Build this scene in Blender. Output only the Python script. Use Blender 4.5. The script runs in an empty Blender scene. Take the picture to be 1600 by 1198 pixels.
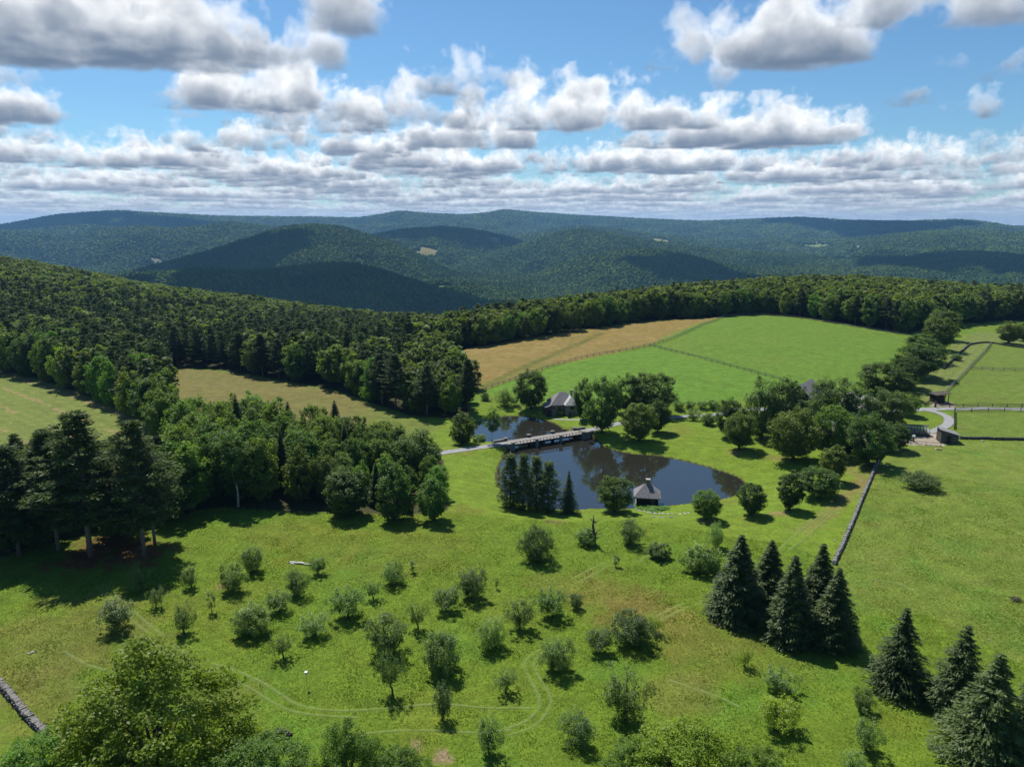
import bpy, bmesh, math, random
import numpy as np
from mathutils import Vector, Matrix

# ------------------------------------------------------------------ camera
SC = bpy.context.scene
CAMZ = 55.0
PITCH = math.radians(12.5)
FPX, CU, CV = 1110.0, 800.0, 599.0          # focal length and centre in photograph pixels
cam_data = bpy.data.cameras.new('camera')
cam_data.sensor_width = 36.0
cam_data.lens = 36.0 * FPX / 1600.0
cam_data.clip_start = 0.5
cam_data.clip_end = 120000.0
cam = bpy.data.objects.new('camera', cam_data)
SC.collection.objects.link(cam)
cam.location = (0, 0, CAMZ)
cam.rotation_euler = (math.radians(90) - PITCH, 0, 0)
SC.camera = cam

# ------------------------------------------------------------------ sun, sky, exposure
SUN_ELEV = math.radians(58)
SUN_AZ = math.radians(27)                    # to the left of the view direction
SUN_DIR = Vector((-math.sin(SUN_AZ) * math.cos(SUN_ELEV), math.cos(SUN_AZ) * math.cos(SUN_ELEV), math.sin(SUN_ELEV)))
sun_data = bpy.data.lights.new('sun', 'SUN')
sun_data.energy = 4.8
sun_data.angle = math.radians(0.53)
sun_data.color = (1.0, 0.95, 0.87)
sun = bpy.data.objects.new('sun', sun_data)
SC.collection.objects.link(sun)
sun.rotation_euler = SUN_DIR.to_track_quat('Z', 'Y').to_euler()
sun.location = (-60, 70, 160)

SC.view_settings.view_transform = 'Standard'
SC.view_settings.look = 'None'
SC.view_settings.exposure = 0.30
SC.view_settings.gamma = 1.0
SC.view_settings.use_curve_mapping = False

SC.render.engine = 'CYCLES'
SC.cycles.use_denoising = True
SC.cycles.max_bounces = 6
SC.cycles.diffuse_bounces = 2
SC.cycles.glossy_bounces = 2
SC.cycles.transmission_bounces = 3
SC.cycles.transparent_max_bounces = 6
SC.cycles.volume_bounces = 0
SC.cycles.sample_clamp_indirect = 4.0
SC.cycles.caustics_reflective = False
SC.cycles.caustics_refractive = False


class NT:
    """small helper to write node trees as expressions"""
    def __init__(self, tree):
        self.t = tree
        self.n = tree.nodes
        self.l = tree.links

    def _in(self, sock, v):
        if v is None:
            return
        if hasattr(v, 'is_linked') or hasattr(v, 'links'):
            self.l.new(v, sock)
        else:
            sock.default_value = v

    def math(self, op, a, b=None, c=None, clamp=False):
        m = self.n.new('ShaderNodeMath')
        m.operation = op
        m.use_clamp = clamp
        for i, v in enumerate((a, b, c)):
            self._in(m.inputs[i], v)
        return m.outputs[0]

    def vmath(self, op, a, b=None, c=None, scale=None):
        m = self.n.new('ShaderNodeVectorMath')
        m.operation = op
        for i, v in enumerate((a, b, c)):
            self._in(m.inputs[i], v)
        if scale is not None:
            self._in(m.inputs['Scale'], scale)
        return m.outputs['Value'] if op in ('LENGTH', 'DOT_PRODUCT', 'DISTANCE') else m.outputs['Vector']

    def noise(self, vec, scale, detail=3, rough=0.5, dist=0.0, dim='3D', out=0):
        m = self.n.new('ShaderNodeTexNoise')
        m.noise_dimensions = dim
        self._in(m.inputs['Vector'], vec)
        m.inputs['Scale'].default_value = scale
        m.inputs['Detail'].default_value = detail
        m.inputs['Roughness'].default_value = rough
        m.inputs['Distortion'].default_value = dist
        return m.outputs[out]

    def ramp(self, val, a, b, c=0.0, d=1.0, smooth=False):
        m = self.n.new('ShaderNodeMapRange')
        m.interpolation_type = 'SMOOTHSTEP' if smooth else 'LINEAR'
        self._in(m.inputs[0], val)
        for i, v in enumerate((a, b, c, d)):
            self._in(m.inputs[i + 1], v)
        return m.outputs[0]

    def mix(self, f, a, b, blend='MIX'):
        m = self.n.new('ShaderNodeMix')
        m.data_type = 'RGBA'
        m.blend_type = blend
        self._in(m.inputs[0], f)
        self._in(m.inputs[6], a if not isinstance(a, tuple) else tuple(a) + (1.0,) * (4 - len(a)))
        self._in(m.inputs[7], b if not isinstance(b, tuple) else tuple(b) + (1.0,) * (4 - len(b)))
        return m.outputs[2]


def pix_dir(u, v):
    """unnormalised world direction of a photograph pixel"""
    X, Y = (u - CU) / FPX, (v - CV) / FPX
    return np.array([X, math.cos(PITCH) - Y * math.sin(PITCH), -math.sin(PITCH) - Y * math.cos(PITCH)])


def make_world():
    w = bpy.data.worlds.new('World')
    SC.world = w
    w.use_nodes = True
    t = w.node_tree
    t.nodes.clear()
    N = NT(t)
    out = t.nodes.new('ShaderNodeOutputWorld')
    bg = t.nodes.new('ShaderNodeBackground')
    t.links.new(bg.outputs[0], out.inputs['Surface'])
    sky = t.nodes.new('ShaderNodeTexSky')
    sky.sky_type = 'NISHITA'
    sky.sun_disc = False
    sky.sun_elevation = SUN_ELEV
    sky.sun_rotation = -SUN_AZ
    sky.altitude = 500
    sky.air_density = 1.0
    sky.dust_density = 0.6
    sky.ozone_density = 1.6
    tc = t.nodes.new('ShaderNodeTexCoord')
    d = tc.outputs['Generated']
    sep = t.nodes.new('ShaderNodeSeparateXYZ')
    t.links.new(d, sep.inputs[0])
    zz = N.math('MAXIMUM', sep.outputs[2], 0.011)
    inv = N.math('DIVIDE', 1.0, zz)
    P0 = N.vmath('SCALE', d, scale=inv)
    wn = t.nodes.new('ShaderNodeTexWhiteNoise')
    wn.noise_dimensions = '3D'
    t.links.new(N.vmath('SCALE', d, scale=7919.0), wn.inputs['Vector'])
    jit = wn.outputs['Value']

    H0, TH, NS = 1.0, 0.66, 13
    # cloud masses: (u, v of the middle of the base, half width km, half depth km, strength)
    blobs = [
        (110, 88, 1.25, 0.66, 1.05), (330, 112, 0.60, 0.32, 0.70), (390, 172, 0.85, 0.55, 0.75), (-30, 190, 0.9, 0.6, 0.70),
        (560, 52, 0.36, 0.22, 0.62), (690, 152, 0.75, 0.26, 0.60), (470, 112, 0.42, 0.2, 0.5), (250, 262, 2.3, 1.1, 0.70),
        (740, 232, 1.3, 0.7, 0.75), (920, 204, 1.9, 0.6, 0.74), (1180, 228, 1.9, 0.8, 0.78),
        (1240, 100, 0.62, 0.34, 0.85), (1062, 108, 0.30, 0.18, 0.62), (1480, 40, 0.9, 0.26, 0.75), (1512, 186, 0.30, 0.18, 0.36), (1122, 142, 0.26, 0.15, 0.42),
    ]
    NOFF = (3.7, 11.2, 0.0)

    def coverage(p):
        big = N.noise(N.vmath('ADD', p, NOFF), 0.30, 1, 0.5, dim='2D')
        dist = N.vmath('LENGTH', p)
        c = N.math('MULTIPLY_ADD', big, 2.6, -1.75)
        c = N.math('ADD', c, N.ramp(dist, 7.2, 15.0, 0.0, 0.62))
        c = N.math('MINIMUM', c, 0.75)
        for (u, v, rx, ry, s) in blobs:
            q = pix_dir(u, v)
            q = q / q[2]
            e = N.vmath('MULTIPLY_ADD', p, (1.0 / rx, 1.0 / ry, 0.0), (-float(q[0]) / rx, -float(q[1]) / ry, 0.0))
            c = N.math('MAXIMUM', c, N.math('MULTIPLY_ADD', N.vmath('DOT_PRODUCT', e, e), -1.25 * s, s))
        return c

    T = None
    COL = None
    for i in range(NS):
        f0 = (i / NS) ** 1.2
        f1 = ((i + 1) / NS) ** 1.2
        hf = N.math('MULTIPLY_ADD', jit, f1 - f0, f0)
        if T is not None:
            hf = N.math('MULTIPLY_ADD', T, 1e-6, hf)      # keeps the node compiler working slice by slice
        h = N.math('MULTIPLY_ADD', hf, TH, H0)
        p = N.vmath('SCALE', P0, scale=h)
        nz = N.noise(N.vmath('ADD', p, (17.3, 5.1, 2.2)), 2.3, 7.0, 0.60)
        cv = coverage(p)
        dn = N.math('ADD', cv, N.math('MULTIPLY_ADD', nz, 3.6, -1.88))
        dn = N.math('SUBTRACT', dn, N.math('MULTIPLY', hf, 0.95))
        if f0 < 0.16:
            dn = N.math('SUBTRACT', dn, N.ramp(hf, 0.0, 0.16, 0.30, 0.0))     # ragged bases
        dn = N.math('MAXIMUM', dn, 0.0)
        path = N.math('MULTIPLY', N.math('MINIMUM', inv, 11.0), -(f1 - f0) * TH * 34.0)
        tr = N.math('POWER', 2.71828, N.math('MULTIPLY', dn, path))
        a = N.math('SUBTRACT', 1.0, tr)
        lit = N.math('POWER', 2.71828, N.math('MULTIPLY', dn, -1.75))
        lit = N.math('MULTIPLY', lit, N.ramp(N.math('MULTIPLY_ADD', nz, -0.5, N.math('ADD', hf, 0.25)), 0.0, 0.30, 0.16, 1.06))
        if T is None:
            w_ = a
            T = tr
            S = N.math('MULTIPLY', w_, lit)
            A = w_
        else:
            w_ = N.math('MULTIPLY', T, a)
            S = N.math('MULTIPLY_ADD', w_, lit, S)
            A = N.math('ADD', A, w_)
            T = N.math('MULTIPLY', T, tr)
    lum = N.math('DIVIDE', S, N.math('MAXIMUM', A, 0.001))
    ccol = N.mix(lum, (0.95, 1.5, 2.35), (11.8, 11.8, 11.7))
    far = N.ramp(inv, 8.0, 60.0, 0.0, 0.55)
    ccol = N.mix(far, ccol, (5.2, 6.0, 6.9))
    skyc = N.mix(1.0, sky.outputs[0], (0.52, 0.77, 0.92), 'MULTIPLY')
    T = N.math('MAXIMUM', T, N.ramp(sep.outputs[2], -0.01, 0.0, 1.0, 0.0))
    fin = N.mix(T, ccol, skyc)
    t.links.new(fin, bg.inputs['Color'])
    bg.inputs['Strength'].default_value = 0.098
    w.cycles.sampling_method = 'NONE'


make_world()

# ------------------------------------------------------------------ numeric helpers
RNG = np.random.default_rng(7)
random.seed(7)


def _hash2(ix, iy, seed):
    h = (ix.astype(np.int64) * 374761393 + iy.astype(np.int64) * 668265263 + seed * 974634777) & 0x7fffffff
    h = ((h ^ (h >> 13)) * 1274126177) & 0x7fffffff
    return (h ^ (h >> 16)) & 0x7fffffff


def gnoise(x, y, seed=0):
    """2-D gradient noise, about -0.7 .. 0.7"""
    x = np.asarray(x, float)
    y = np.asarray(y, float)
    ix, iy = np.floor(x), np.floor(y)
    fx, fy = x - ix, y - iy

    def g(dx, dy):
        a = _hash2(ix + dx, iy + dy, seed) * (2 * math.pi / 0x7fffffff)
        return np.cos(a) * (fx - dx) + np.sin(a) * (fy - dy)
    sx, sy = fx * fx * fx * (fx * (fx * 6 - 15) + 10), fy * fy * fy * (fy * (fy * 6 - 15) + 10)
    return ((g(0, 0) * (1 - sx) + g(1, 0) * sx) * (1 - sy) + (g(0, 1) * (1 - sx) + g(1, 1) * sx) * sy) * 1.4


def fbm(x, y, octaves=4, seed=0, gain=0.5):
    s, a, f = 0.0, 1.0, 1.0
    for o in range(octaves):
        s = s + a * gnoise(np.asarray(x) * f + 13.7 * o, np.asarray(y) * f - 7.1 * o, seed + o)
        a *= gain
        f *= 2.03
    return s


def sstep(a, b, x):
    t = np.clip((np.asarray(x, float) - a) / (b - a), 0, 1)
    return t * t * (3 - 2 * t)


def pix_az(u, v=560.0):
    d = pix_dir(u, v)
    return math.atan2(d[0], d[1])


def pix_at_z(u, v, z):
    d = pix_dir(u, v)
    t = (z - CAMZ) / d[2]
    return d[0] * t, d[1] * t


def pix_at_r(u, v, r):
    """point on the pixel's ray at horizontal distance r"""
    d = pix_dir(u, v)
    t = r / math.hypot(d[0], d[1])
    return d[0] * t, d[1] * t, CAMZ + d[2] * t


def in_poly(x, y, poly):
    x, y = np.asarray(x, float), np.asarray(y, float)
    c = np.zeros(np.broadcast(x, y).shape, bool)
    n = len(poly)
    for i in range(n):
        x0, y0 = poly[i]
        x1, y1 = poly[(i + 1) % n]
        if y0 == y1:
            continue
        c ^= ((y0 > y) != (y1 > y)) & (x < (x1 - x0) * (y - y0) / (y1 - y0) + x0)
    return c


def seg_dist(x, y, line, closed=False):
    """distance to a polyline and arc position along it"""
    best = np.full(np.broadcast(x, y).shape, 1e9)
    pts = list(line) + ([line[0]] if closed else [])
    for (x0, y0), (x1, y1) in zip(pts[:-1], pts[1:]):
        dx, dy = x1 - x0, y1 - y0
        L2 = dx * dx + dy * dy + 1e-9
        t = np.clip(((x - x0) * dx + (y - y0) * dy) / L2, 0, 1)
        best = np.minimum(best, np.hypot(x - x0 - t * dx, y - y0 - t * dy))
    return best


def smooth_line(pts, n=8, closed=False):
    """Catmull-Rom through 2-D points"""
    P = [np.array(p, float) for p in pts]
    out = []
    m = len(P)
    rng = range(m if closed else m - 1)
    for i in rng:
        if closed:
            a, b, c, d = P[i - 1], P[i], P[(i + 1) % m], P[(i + 2) % m]
        else:
            a, b, c, d = P[max(i - 1, 0)], P[i], P[i + 1], P[min(i + 2, m - 1)]
        for k in range(n):
            t = k / n
            out.append(tuple(0.5 * ((2 * b) + (c - a) * t + (2 * a - 5 * b + 4 * c - d) * t * t + (3 * b - a - 3 * c + d) * t ** 3)))
    if not closed:
        out.append(tuple(P[-1]))
    return out


# ------------------------------------------------------------------ terrain heights
WATER_Z = -3.0
ROAD_W = 3.0

# control points of the near land: (u, horizontal distance, z)
NEAR = [
    (800, 20, 2.5), (0, 30, 2.0), (1600, 30, 2.5), (300, 60, 1.2), (800, 62, 0.8), (1300, 62, 1.0), (1600, 62, 1.4),
    (0, 70, 0.8), (0, 105, 0.8), (200, 100, 0.4), (500, 95, 0.0), (800, 95, 0.0), (1100, 95, 0.2), (1400, 95, 1.0), (1600, 95, 1.6),
    (0, 150, 0.2), (150, 130, 0.4), (350, 128, 0.2), (600, 122, 0.0), (700, 124, 0.0), (800, 122, -0.2), (950, 122, -0.3), (1100, 124, -0.4), (1250, 122, 0.2),
    (1450, 135, 1.6), (1600, 140, 2.2),
    (650, 150, -1.2), (720, 150, -1.8), (1200, 150, -0.8), (1300, 160, 0.2), (1400, 170, 1.0), (1600, 175, 1.4),
    (620, 180, -2.0), (690, 178, -2.0), (400, 180, -1.0), (200, 180, -0.4), (0, 190, 0.0),
    (640, 215, -1.6), (740, 228, -1.4), (840, 222, -1.2), (930, 212, -1.4), (1020, 200, -1.6), (1100, 195, -1.4), (1200, 195, -0.8), (1320, 195, 0.2),
    (1450, 205, 0.6), (1600, 210, 0.8),
    (0, 270, -0.5), (250, 250, -1.0), (450, 240, -1.5), (600, 235, -1.6),
    (750, 255, -0.6), (900, 255, 0.6), (1050, 250, 0.8), (1200, 245, 0.8), (1320, 255, 1.4), (1450, 260, 2.0), (1600, 270, 2.0),
    (700, 300, -0.6), (850, 320, 2.6), (1000, 320, 4.2), (1150, 320, 5.2), (1300, 320, 4.6), (1450, 320, 3.6), (1600, 330, 2.4),
    (800, 345, 2.2), (900, 365, 4.4), (1000, 380, 5.6), (1130, 392, 6.2), (1180, 396, 6.2), (1250, 388, 5.8), (1350, 365, 4.8), (1420, 350, 4.2), (1600, 400, 1.0),
    (0, 350, -1.0), (200, 330, -2.5), (400, 310, -4.0), (600, 310, -4.0), (680, 320, -2.5),
    (0, 500, 4.0), (0, 800, 15.0), (0, 1000, 4.0), (100, 750, 4.0), (200, 700, -6.0), (200, 500, -4.0), (300, 650, -12.0), (400, 600, -15.0),
    (500, 530, -19.0), (600, 450, -18.0), (680, 430, -17.0), (760, 430, -14.0), (850, 450, -10.0), (950, 480, -6.0), (1050, 560, -5.0), (1150, 620, -5.0), (1300, 650, -1.0), (1450, 620, -3.0), (1600, 600, -5.0),
    (300, 900, -35.0), (500, 800, -55.0), (700, 700, -55.0), (900, 750, -50.0), (1100, 850, -40.0), (1300, 900, -32.0), (1600, 900, -30.0), (100, 1000, -15.0),
    (-400, 100, 1.0), (-400, 300, 2.0), (-400, 700, 20.0), (2000, 100, 2.5), (2000, 300, 2.0), (2000, 700, -8.0), (-400, 1000, 10.0), (2000, 1000, -40.0),
]
_cp = []
for (u, r, z) in NEAR:
    a = pix_az(u, 600)
    _cp.append((r * math.sin(a), r * math.cos(a), z))
for (x, y, z) in [(-150, -50, 3), (150, -50, 3), (0, -200, 5), (-600, -300, 6), (600, -300, 4), (0, -900, 0), (-900, 100, 15), (900, 100, -5)]:
    _cp.append((x, y, z))
_cp = np.array(_cp, float)


class TPS:
    def __init__(self, pts, lam=0.0):
        self.xy = pts[:, :2] / 100.0
        n = len(pts)
        d = np.hypot(self.xy[:, None, 0] - self.xy[None, :, 0], self.xy[:, None, 1] - self.xy[None, :, 1])
        K = self._k(d) + lam * np.eye(n)
        P = np.c_[np.ones(n), self.xy]
        A = np.zeros((n + 3, n + 3))
        A[:n, :n] = K
        A[:n, n:] = P
        A[n:, :n] = P.T
        self.w = np.linalg.solve(A, np.r_[pts[:, 2], 0, 0, 0])

    @staticmethod
    def _k(d):
        return d * d * np.log(d + 1e-9)

    def __call__(self, x, y):
        x, y = np.asarray(x, float) / 100.0, np.asarray(y, float) / 100.0
        s = self.w[-3] + self.w[-2] * x + self.w[-1] * y
        for i in range(len(self.xy)):
            s = s + self.w[i] * self._k(np.hypot(x - self.xy[i, 0], y - self.xy[i, 1]))
        return s


near_tps = TPS(_cp, 0.02)

# far ridges: crest line in photograph pixels, its distance, half width, depth of the drop
RIDGES = [
    (7200, 1150, 300, [(-300, 352), (-100, 352), (0, 352), (30, 347), (90, 336), (185, 329), (240, 333), (330, 338), (420, 339), (500, 340), (560, 341), (600, 335), (625, 330), (660, 333), (720, 336), (760, 333), (790, 328), (830, 332), (900, 337), (1000, 342), (1100, 346), (1180, 343), (1250, 340), (1330, 345), (1420, 346), (1500, 343), (1540, 347), (1580, 354), (1620, 358), (1900, 356)]),
    (10800, 1500, 200, [(-400, 350), (0, 349), (20, 351), (300, 352), (800, 352), (1300, 351), (1560, 351), (1600, 350), (1640, 350), (2000, 351)]),
    (4700, 720, 240, [(-200, 365), (0, 362), (60, 366), (130, 366), (180, 356), (220, 352), (270, 357), (310, 352), (355, 346), (400, 351), (450, 356), (520, 362), (600, 375), (660, 390)]),
    (4200, 430, 190, [(520, 385), (580, 366), (630, 357), (690, 353), (740, 358), (790, 368), (840, 384)]),
    (3000, 560, 230, [(160, 430), (250, 409), (330, 389), (400, 366), (445, 352), (490, 348), (530, 352), (580, 366), (620, 378), (660, 398), (700, 420)]),
    (1950, 420, 170, [(120, 440), (220, 424), (320, 418), (400, 422), (480, 413), (540, 409), (590, 418), (640, 435), (700, 452), (760, 468), (800, 490)]),
    (3700, 700, 220, [(640, 430), (700, 412), (760, 396), (820, 378), (870, 362), (905, 357), (950, 362), (1010, 374), (1080, 384), (1160, 392), (1240, 396), (1320, 402)]),
    (2700, 460, 180, [(760, 455), (830, 430), (890, 405), (940, 391), (985, 386), (1030, 388), (1080, 397), (1140, 411), (1200, 422), (1260, 432)]),
    (5400, 900, 120, [(950, 378), (1040, 374), (1130, 376), (1220, 372), (1310, 374), (1400, 366), (1490, 358), (1560, 362), (1640, 366), (1900, 370)]),
    (2250, 300, 130, [(560, 470), (620, 448), (690, 436), (740, 441), (800, 455), (860, 450), (920, 458), (980, 470)]),
    (5600, 620, 170, [(-200, 360), (-60, 356), (20, 361), (80, 355), (130, 350), (190, 356), (250, 365), (300, 372)]),
    (4900, 520, 170, [(780, 372), (840, 362), (900, 352), (960, 356), (1020, 366), (1080, 374)]),
    (2900, 380, 120, [(1120, 424), (1180, 414), (1250, 416), (1330, 420), (1400, 412), (1470, 418)]),
    (3500, 800, 110, [(1180, 420), (1270, 408), (1350, 402), (1430, 400), (1500, 392), (1560, 394), (1620, 400), (1900, 400)]),
]
_AZG = np.radians(np.linspace(-75, 75, 1501))
_RC = []
for (R, w, D, pts) in RIDGES:
    az = np.array([pix_az(u, v) for u, v in pts])
    zc = np.array([pix_at_r(u, v, R)[2] for u, v in pts]) - 15.0
    g = np.interp(_AZG, az, zc)
    outl = np.clip(az[0] - _AZG, 0, 9) + np.clip(_AZG - az[-1], 0, 9)
    g = g - outl * R * 0.35 * (R < 7000)
    k = np.exp(-0.5 * (np.arange(-14, 15) / 2.8) ** 2)
    g = np.convolve(np.pad(g, 14, mode='edge'), k / k.sum(), mode='valid')
    _RC.append((R, w, D, g))


def far_height(x, y):
    r = np.hypot(x, y)
    az = np.arctan2(x, y)
    base = -155.0 + 0.0 * r
    acc = np.exp(base / 6.0)
    wob = fbm(x / 900.0, y / 900.0, 2, 31)
    for i, (R, w, D, g) in enumerate(_RC):
        zc = np.interp(az, _AZG, g)
        rr = r - R * (1 + 0.03 * wob)
        ww = np.where(rr < 0, w, w * 0.9)
        q = (rr / ww) ** 2
        z = zc - D * (1 - np.exp(-q)) - 40.0 * np.maximum(np.abs(rr) / ww - 1.4, 0)
        spur = fbm(x / 360.0, y / 360.0, 4, 50 + i, 0.55) * 58.0 * (1 - np.exp(-q * 1.6))
        acc = acc + np.exp(np.clip((z + spur) / 6.0, -60, 60))
    return 6.0 * np.log(acc)


def far_blend(x, y):
    r = np.hypot(x, y)
    return sstep(820, 1350, r)


# pond outlines (photograph pixels at water level)
LOWER_POND_PX = [(802, 700), (850, 689), (905, 682), (930, 688), (945, 699), (985, 709), (1030, 713), (1075, 722), (1118, 734), (1150, 745), (1163, 757), (1155, 770), (1128, 779),
                 (1085, 785), (1040, 790), (985, 794), (930, 794), (880, 796), (835, 790), (795, 775), (778, 752), (782, 725)]
UPPER_POND_PX = [(745, 664), (765, 655), (790, 651), (815, 651), (845, 656), (868, 663), (877, 671), (868, 676), (830, 682), (795, 688), (762, 690), (742, 683), (736, 672)]
LOWER_POND = smooth_line([pix_at_z(u, v, WATER_Z) for u, v in LOWER_POND_PX], 6, True)
UPPER_POND = smooth_line([pix_at_z(u, v, WATER_Z) for u, v in UPPER_POND_PX], 6, True)

CHANNEL = [pix_at_z(u, v, WATER_Z) for u, v in [(798, 686), (872, 669), (886, 671), (903, 687), (860, 697), (812, 706), (803, 697)]]
ROAD_Z = -1.5
ROAD_WEST = smooth_line([pix_at_z(u, v, ROAD_Z) for u, v in [(560, 729), (620, 719), (685, 708), (740, 700), (797, 691.5)]], 6)
ROAD_EAST = smooth_line([pix_at_z(u, v, ROAD_Z) for u, v in [(903, 675), (935, 668.5), (970, 661), (1010, 656), (1060, 651.5), (1108, 648)]], 6)


def pond_sd(x, y, poly):
    d = seg_dist(x, y, poly, True)
    return np.where(in_poly(x, y, poly), -d, d)


def height(x, y):
    x, y = np.asarray(x, float), np.asarray(y, float)
    shape = np.broadcast(x, y).shape
    x, y = np.broadcast_to(x, shape).ravel(), np.broadcast_to(y, shape).ravel()
    z = np.empty(x.shape)
    b = far_blend(x, y)
    nm = b < 1
    fm = b > 0
    zn = np.zeros(x.shape)
    zf = np.zeros(x.shape)
    if nm.any():
        h = near_tps(x[nm], y[nm])
        r = np.hypot(x[nm], y[nm])
        h = h + 0.35 * fbm(x[nm] / 28.0, y[nm] / 28.0, 3, 3) * sstep(20, 60, r) * (1 + 2.5 * sstep(330, 600, r))
        h = h + 0.06 * fbm(x[nm] / 3.2, y[nm] / 3.2, 2, 9)
        zn[nm] = h
    if fm.any():
        zf[fm] = far_height(x[fm], y[fm])
    z = zn * (1 - b) + zf * b
    box = (np.abs(x - 10) < 130) & (y > 90) & (y < 280)
    if box.any():
        zb = z[box]
        sd = np.minimum(np.minimum(pond_sd(x[box], y[box], LOWER_POND), pond_sd(x[box], y[box], UPPER_POND)), pond_sd(x[box], y[box], CHANNEL))
        bank = WATER_Z + 0.10 + 0.16 * np.clip(sd, 0, 40)
        land = zb + (np.minimum(bank, np.maximum(zb, WATER_Z + 0.12)) - zb) * (1 - sstep(4, 22, sd))
        land = np.maximum(land, WATER_Z + np.minimum(0.05 + 0.2 * sd, 0.5))
        for seg in (ROAD_WEST, ROAD_EAST):
            dr = seg_dist(x[box], y[box], seg)
            land = land + (np.maximum(land, ROAD_Z - 0.06) - land) * (1 - sstep(2.4, 6.5, dr))
            land = land + (np.minimum(land, ROAD_Z - 0.06) - land) * (1 - sstep(2.4, 9, dr))
        zb = np.where(sd > 0, land, np.maximum(WATER_Z + 0.6 * sd - 0.05, WATER_Z - 1.8))
        z[box] = zb
    return z.reshape(shape)


# polar sheet: fine inside the picture, coarse outside it
_az = np.radians(np.r_[np.linspace(-180, -56, 32)[:-1], np.linspace(-56, -41, 61)[:-1], np.linspace(-41, 41, 591), np.linspace(41, 56, 61)[1:], np.linspace(56, 180, 32)[1:-1]])
_rr = [4.0, 12.0, 20.0, 28.0, 35.0, 41.0, 46.0]
while _rr[-1] < 13000:
    r = _rr[-1]
    _rr.append(r + (1.0 if r < 260 else max(1.0, min(r * 0.0125, 60 if r < 9000 else 300))))
_rr = np.array(_rr)
_AZ, _RR = np.meshgrid(_az, _rr)
TX, TY = _RR * np.sin(_AZ), _RR * np.cos(_AZ)
TZ = height(TX, TY)


def ground_z(x, y):
    """bilinear height of the built sheet"""
    x, y = np.asarray(x, float), np.asarray(y, float)
    r = np.clip(np.hypot(x, y), _rr[0], _rr[-1] - 1e-3)
    a = np.clip(np.arctan2(x, y), _az[0], _az[-1] - 1e-6)
    i = np.clip(np.searchsorted(_rr, r) - 1, 0, len(_rr) - 2)
    j = np.clip(np.searchsorted(_az, a) - 1, 0, len(_az) - 2)
    fr = (r - _rr[i]) / (_rr[i + 1] - _rr[i])
    fa = (a - _az[j]) / (_az[j + 1] - _az[j])
    return (TZ[i, j] * (1 - fr) + TZ[i + 1, j] * fr) * (1 - fa) + (TZ[i, j + 1] * (1 - fr) + TZ[i + 1, j + 1] * fr) * fa


_march = np.r_[np.arange(45, 460, 0.5), np.geomspace(460, 12000, 1500)]


def hit(u, v):
    """first point of the land on a photograph pixel's ray: x, y, z"""
    d = pix_dir(u, v)
    k = math.hypot(d[0], d[1])
    x, y = d[0] / k * _march, d[1] / k * _march
    zr = CAMZ + d[2] / k * _march
    below = zr <= ground_z(x, y)
    i = int(np.argmax(below)) if below.any() else len(_march) - 1
    return float(x[i]), float(y[i]), float(ground_z(x[i], y[i]))


def hit_line(pts):
    return [hit(u, v)[:2] for u, v in pts]

# ------------------------------------------------------------------ object helpers
COL = SC.collection


def link(o, parent=None):
    COL.objects.link(o)
    if parent is not None:
        o.parent = parent
    return o


def mesh_np(name, verts, faces, mat=None, smooth=False, attrs=None):
    """mesh from arrays; faces is an (n,3) or (n,4) array"""
    me = bpy.data.meshes.new(name)
    verts = np.asarray(verts, np.float32)
    faces = np.asarray(faces, np.int32)
    k = faces.shape[1]
    me.vertices.add(len(verts))
    me.vertices.foreach_set('co', verts.ravel())
    me.loops.add(faces.size)
    me.loops.foreach_set('vertex_index', faces.ravel())
    me.polygons.add(len(faces))
    me.polygons.foreach_set('loop_start', np.arange(len(faces), dtype=np.int32) * k)
    me.polygons.foreach_set('use_smooth', np.full(len(faces), smooth, bool))
    if attrs:
        for nm, (dom, typ, arr) in attrs.items():
            at = me.attributes.new(nm, typ, dom)
            at.data.foreach_set('color' if typ == 'FLOAT_COLOR' else 'value', np.asarray(arr, np.float32).ravel())
    me.update(calc_edges=True)
    if mat is not None:
        me.materials.append(mat)
    return me


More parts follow.
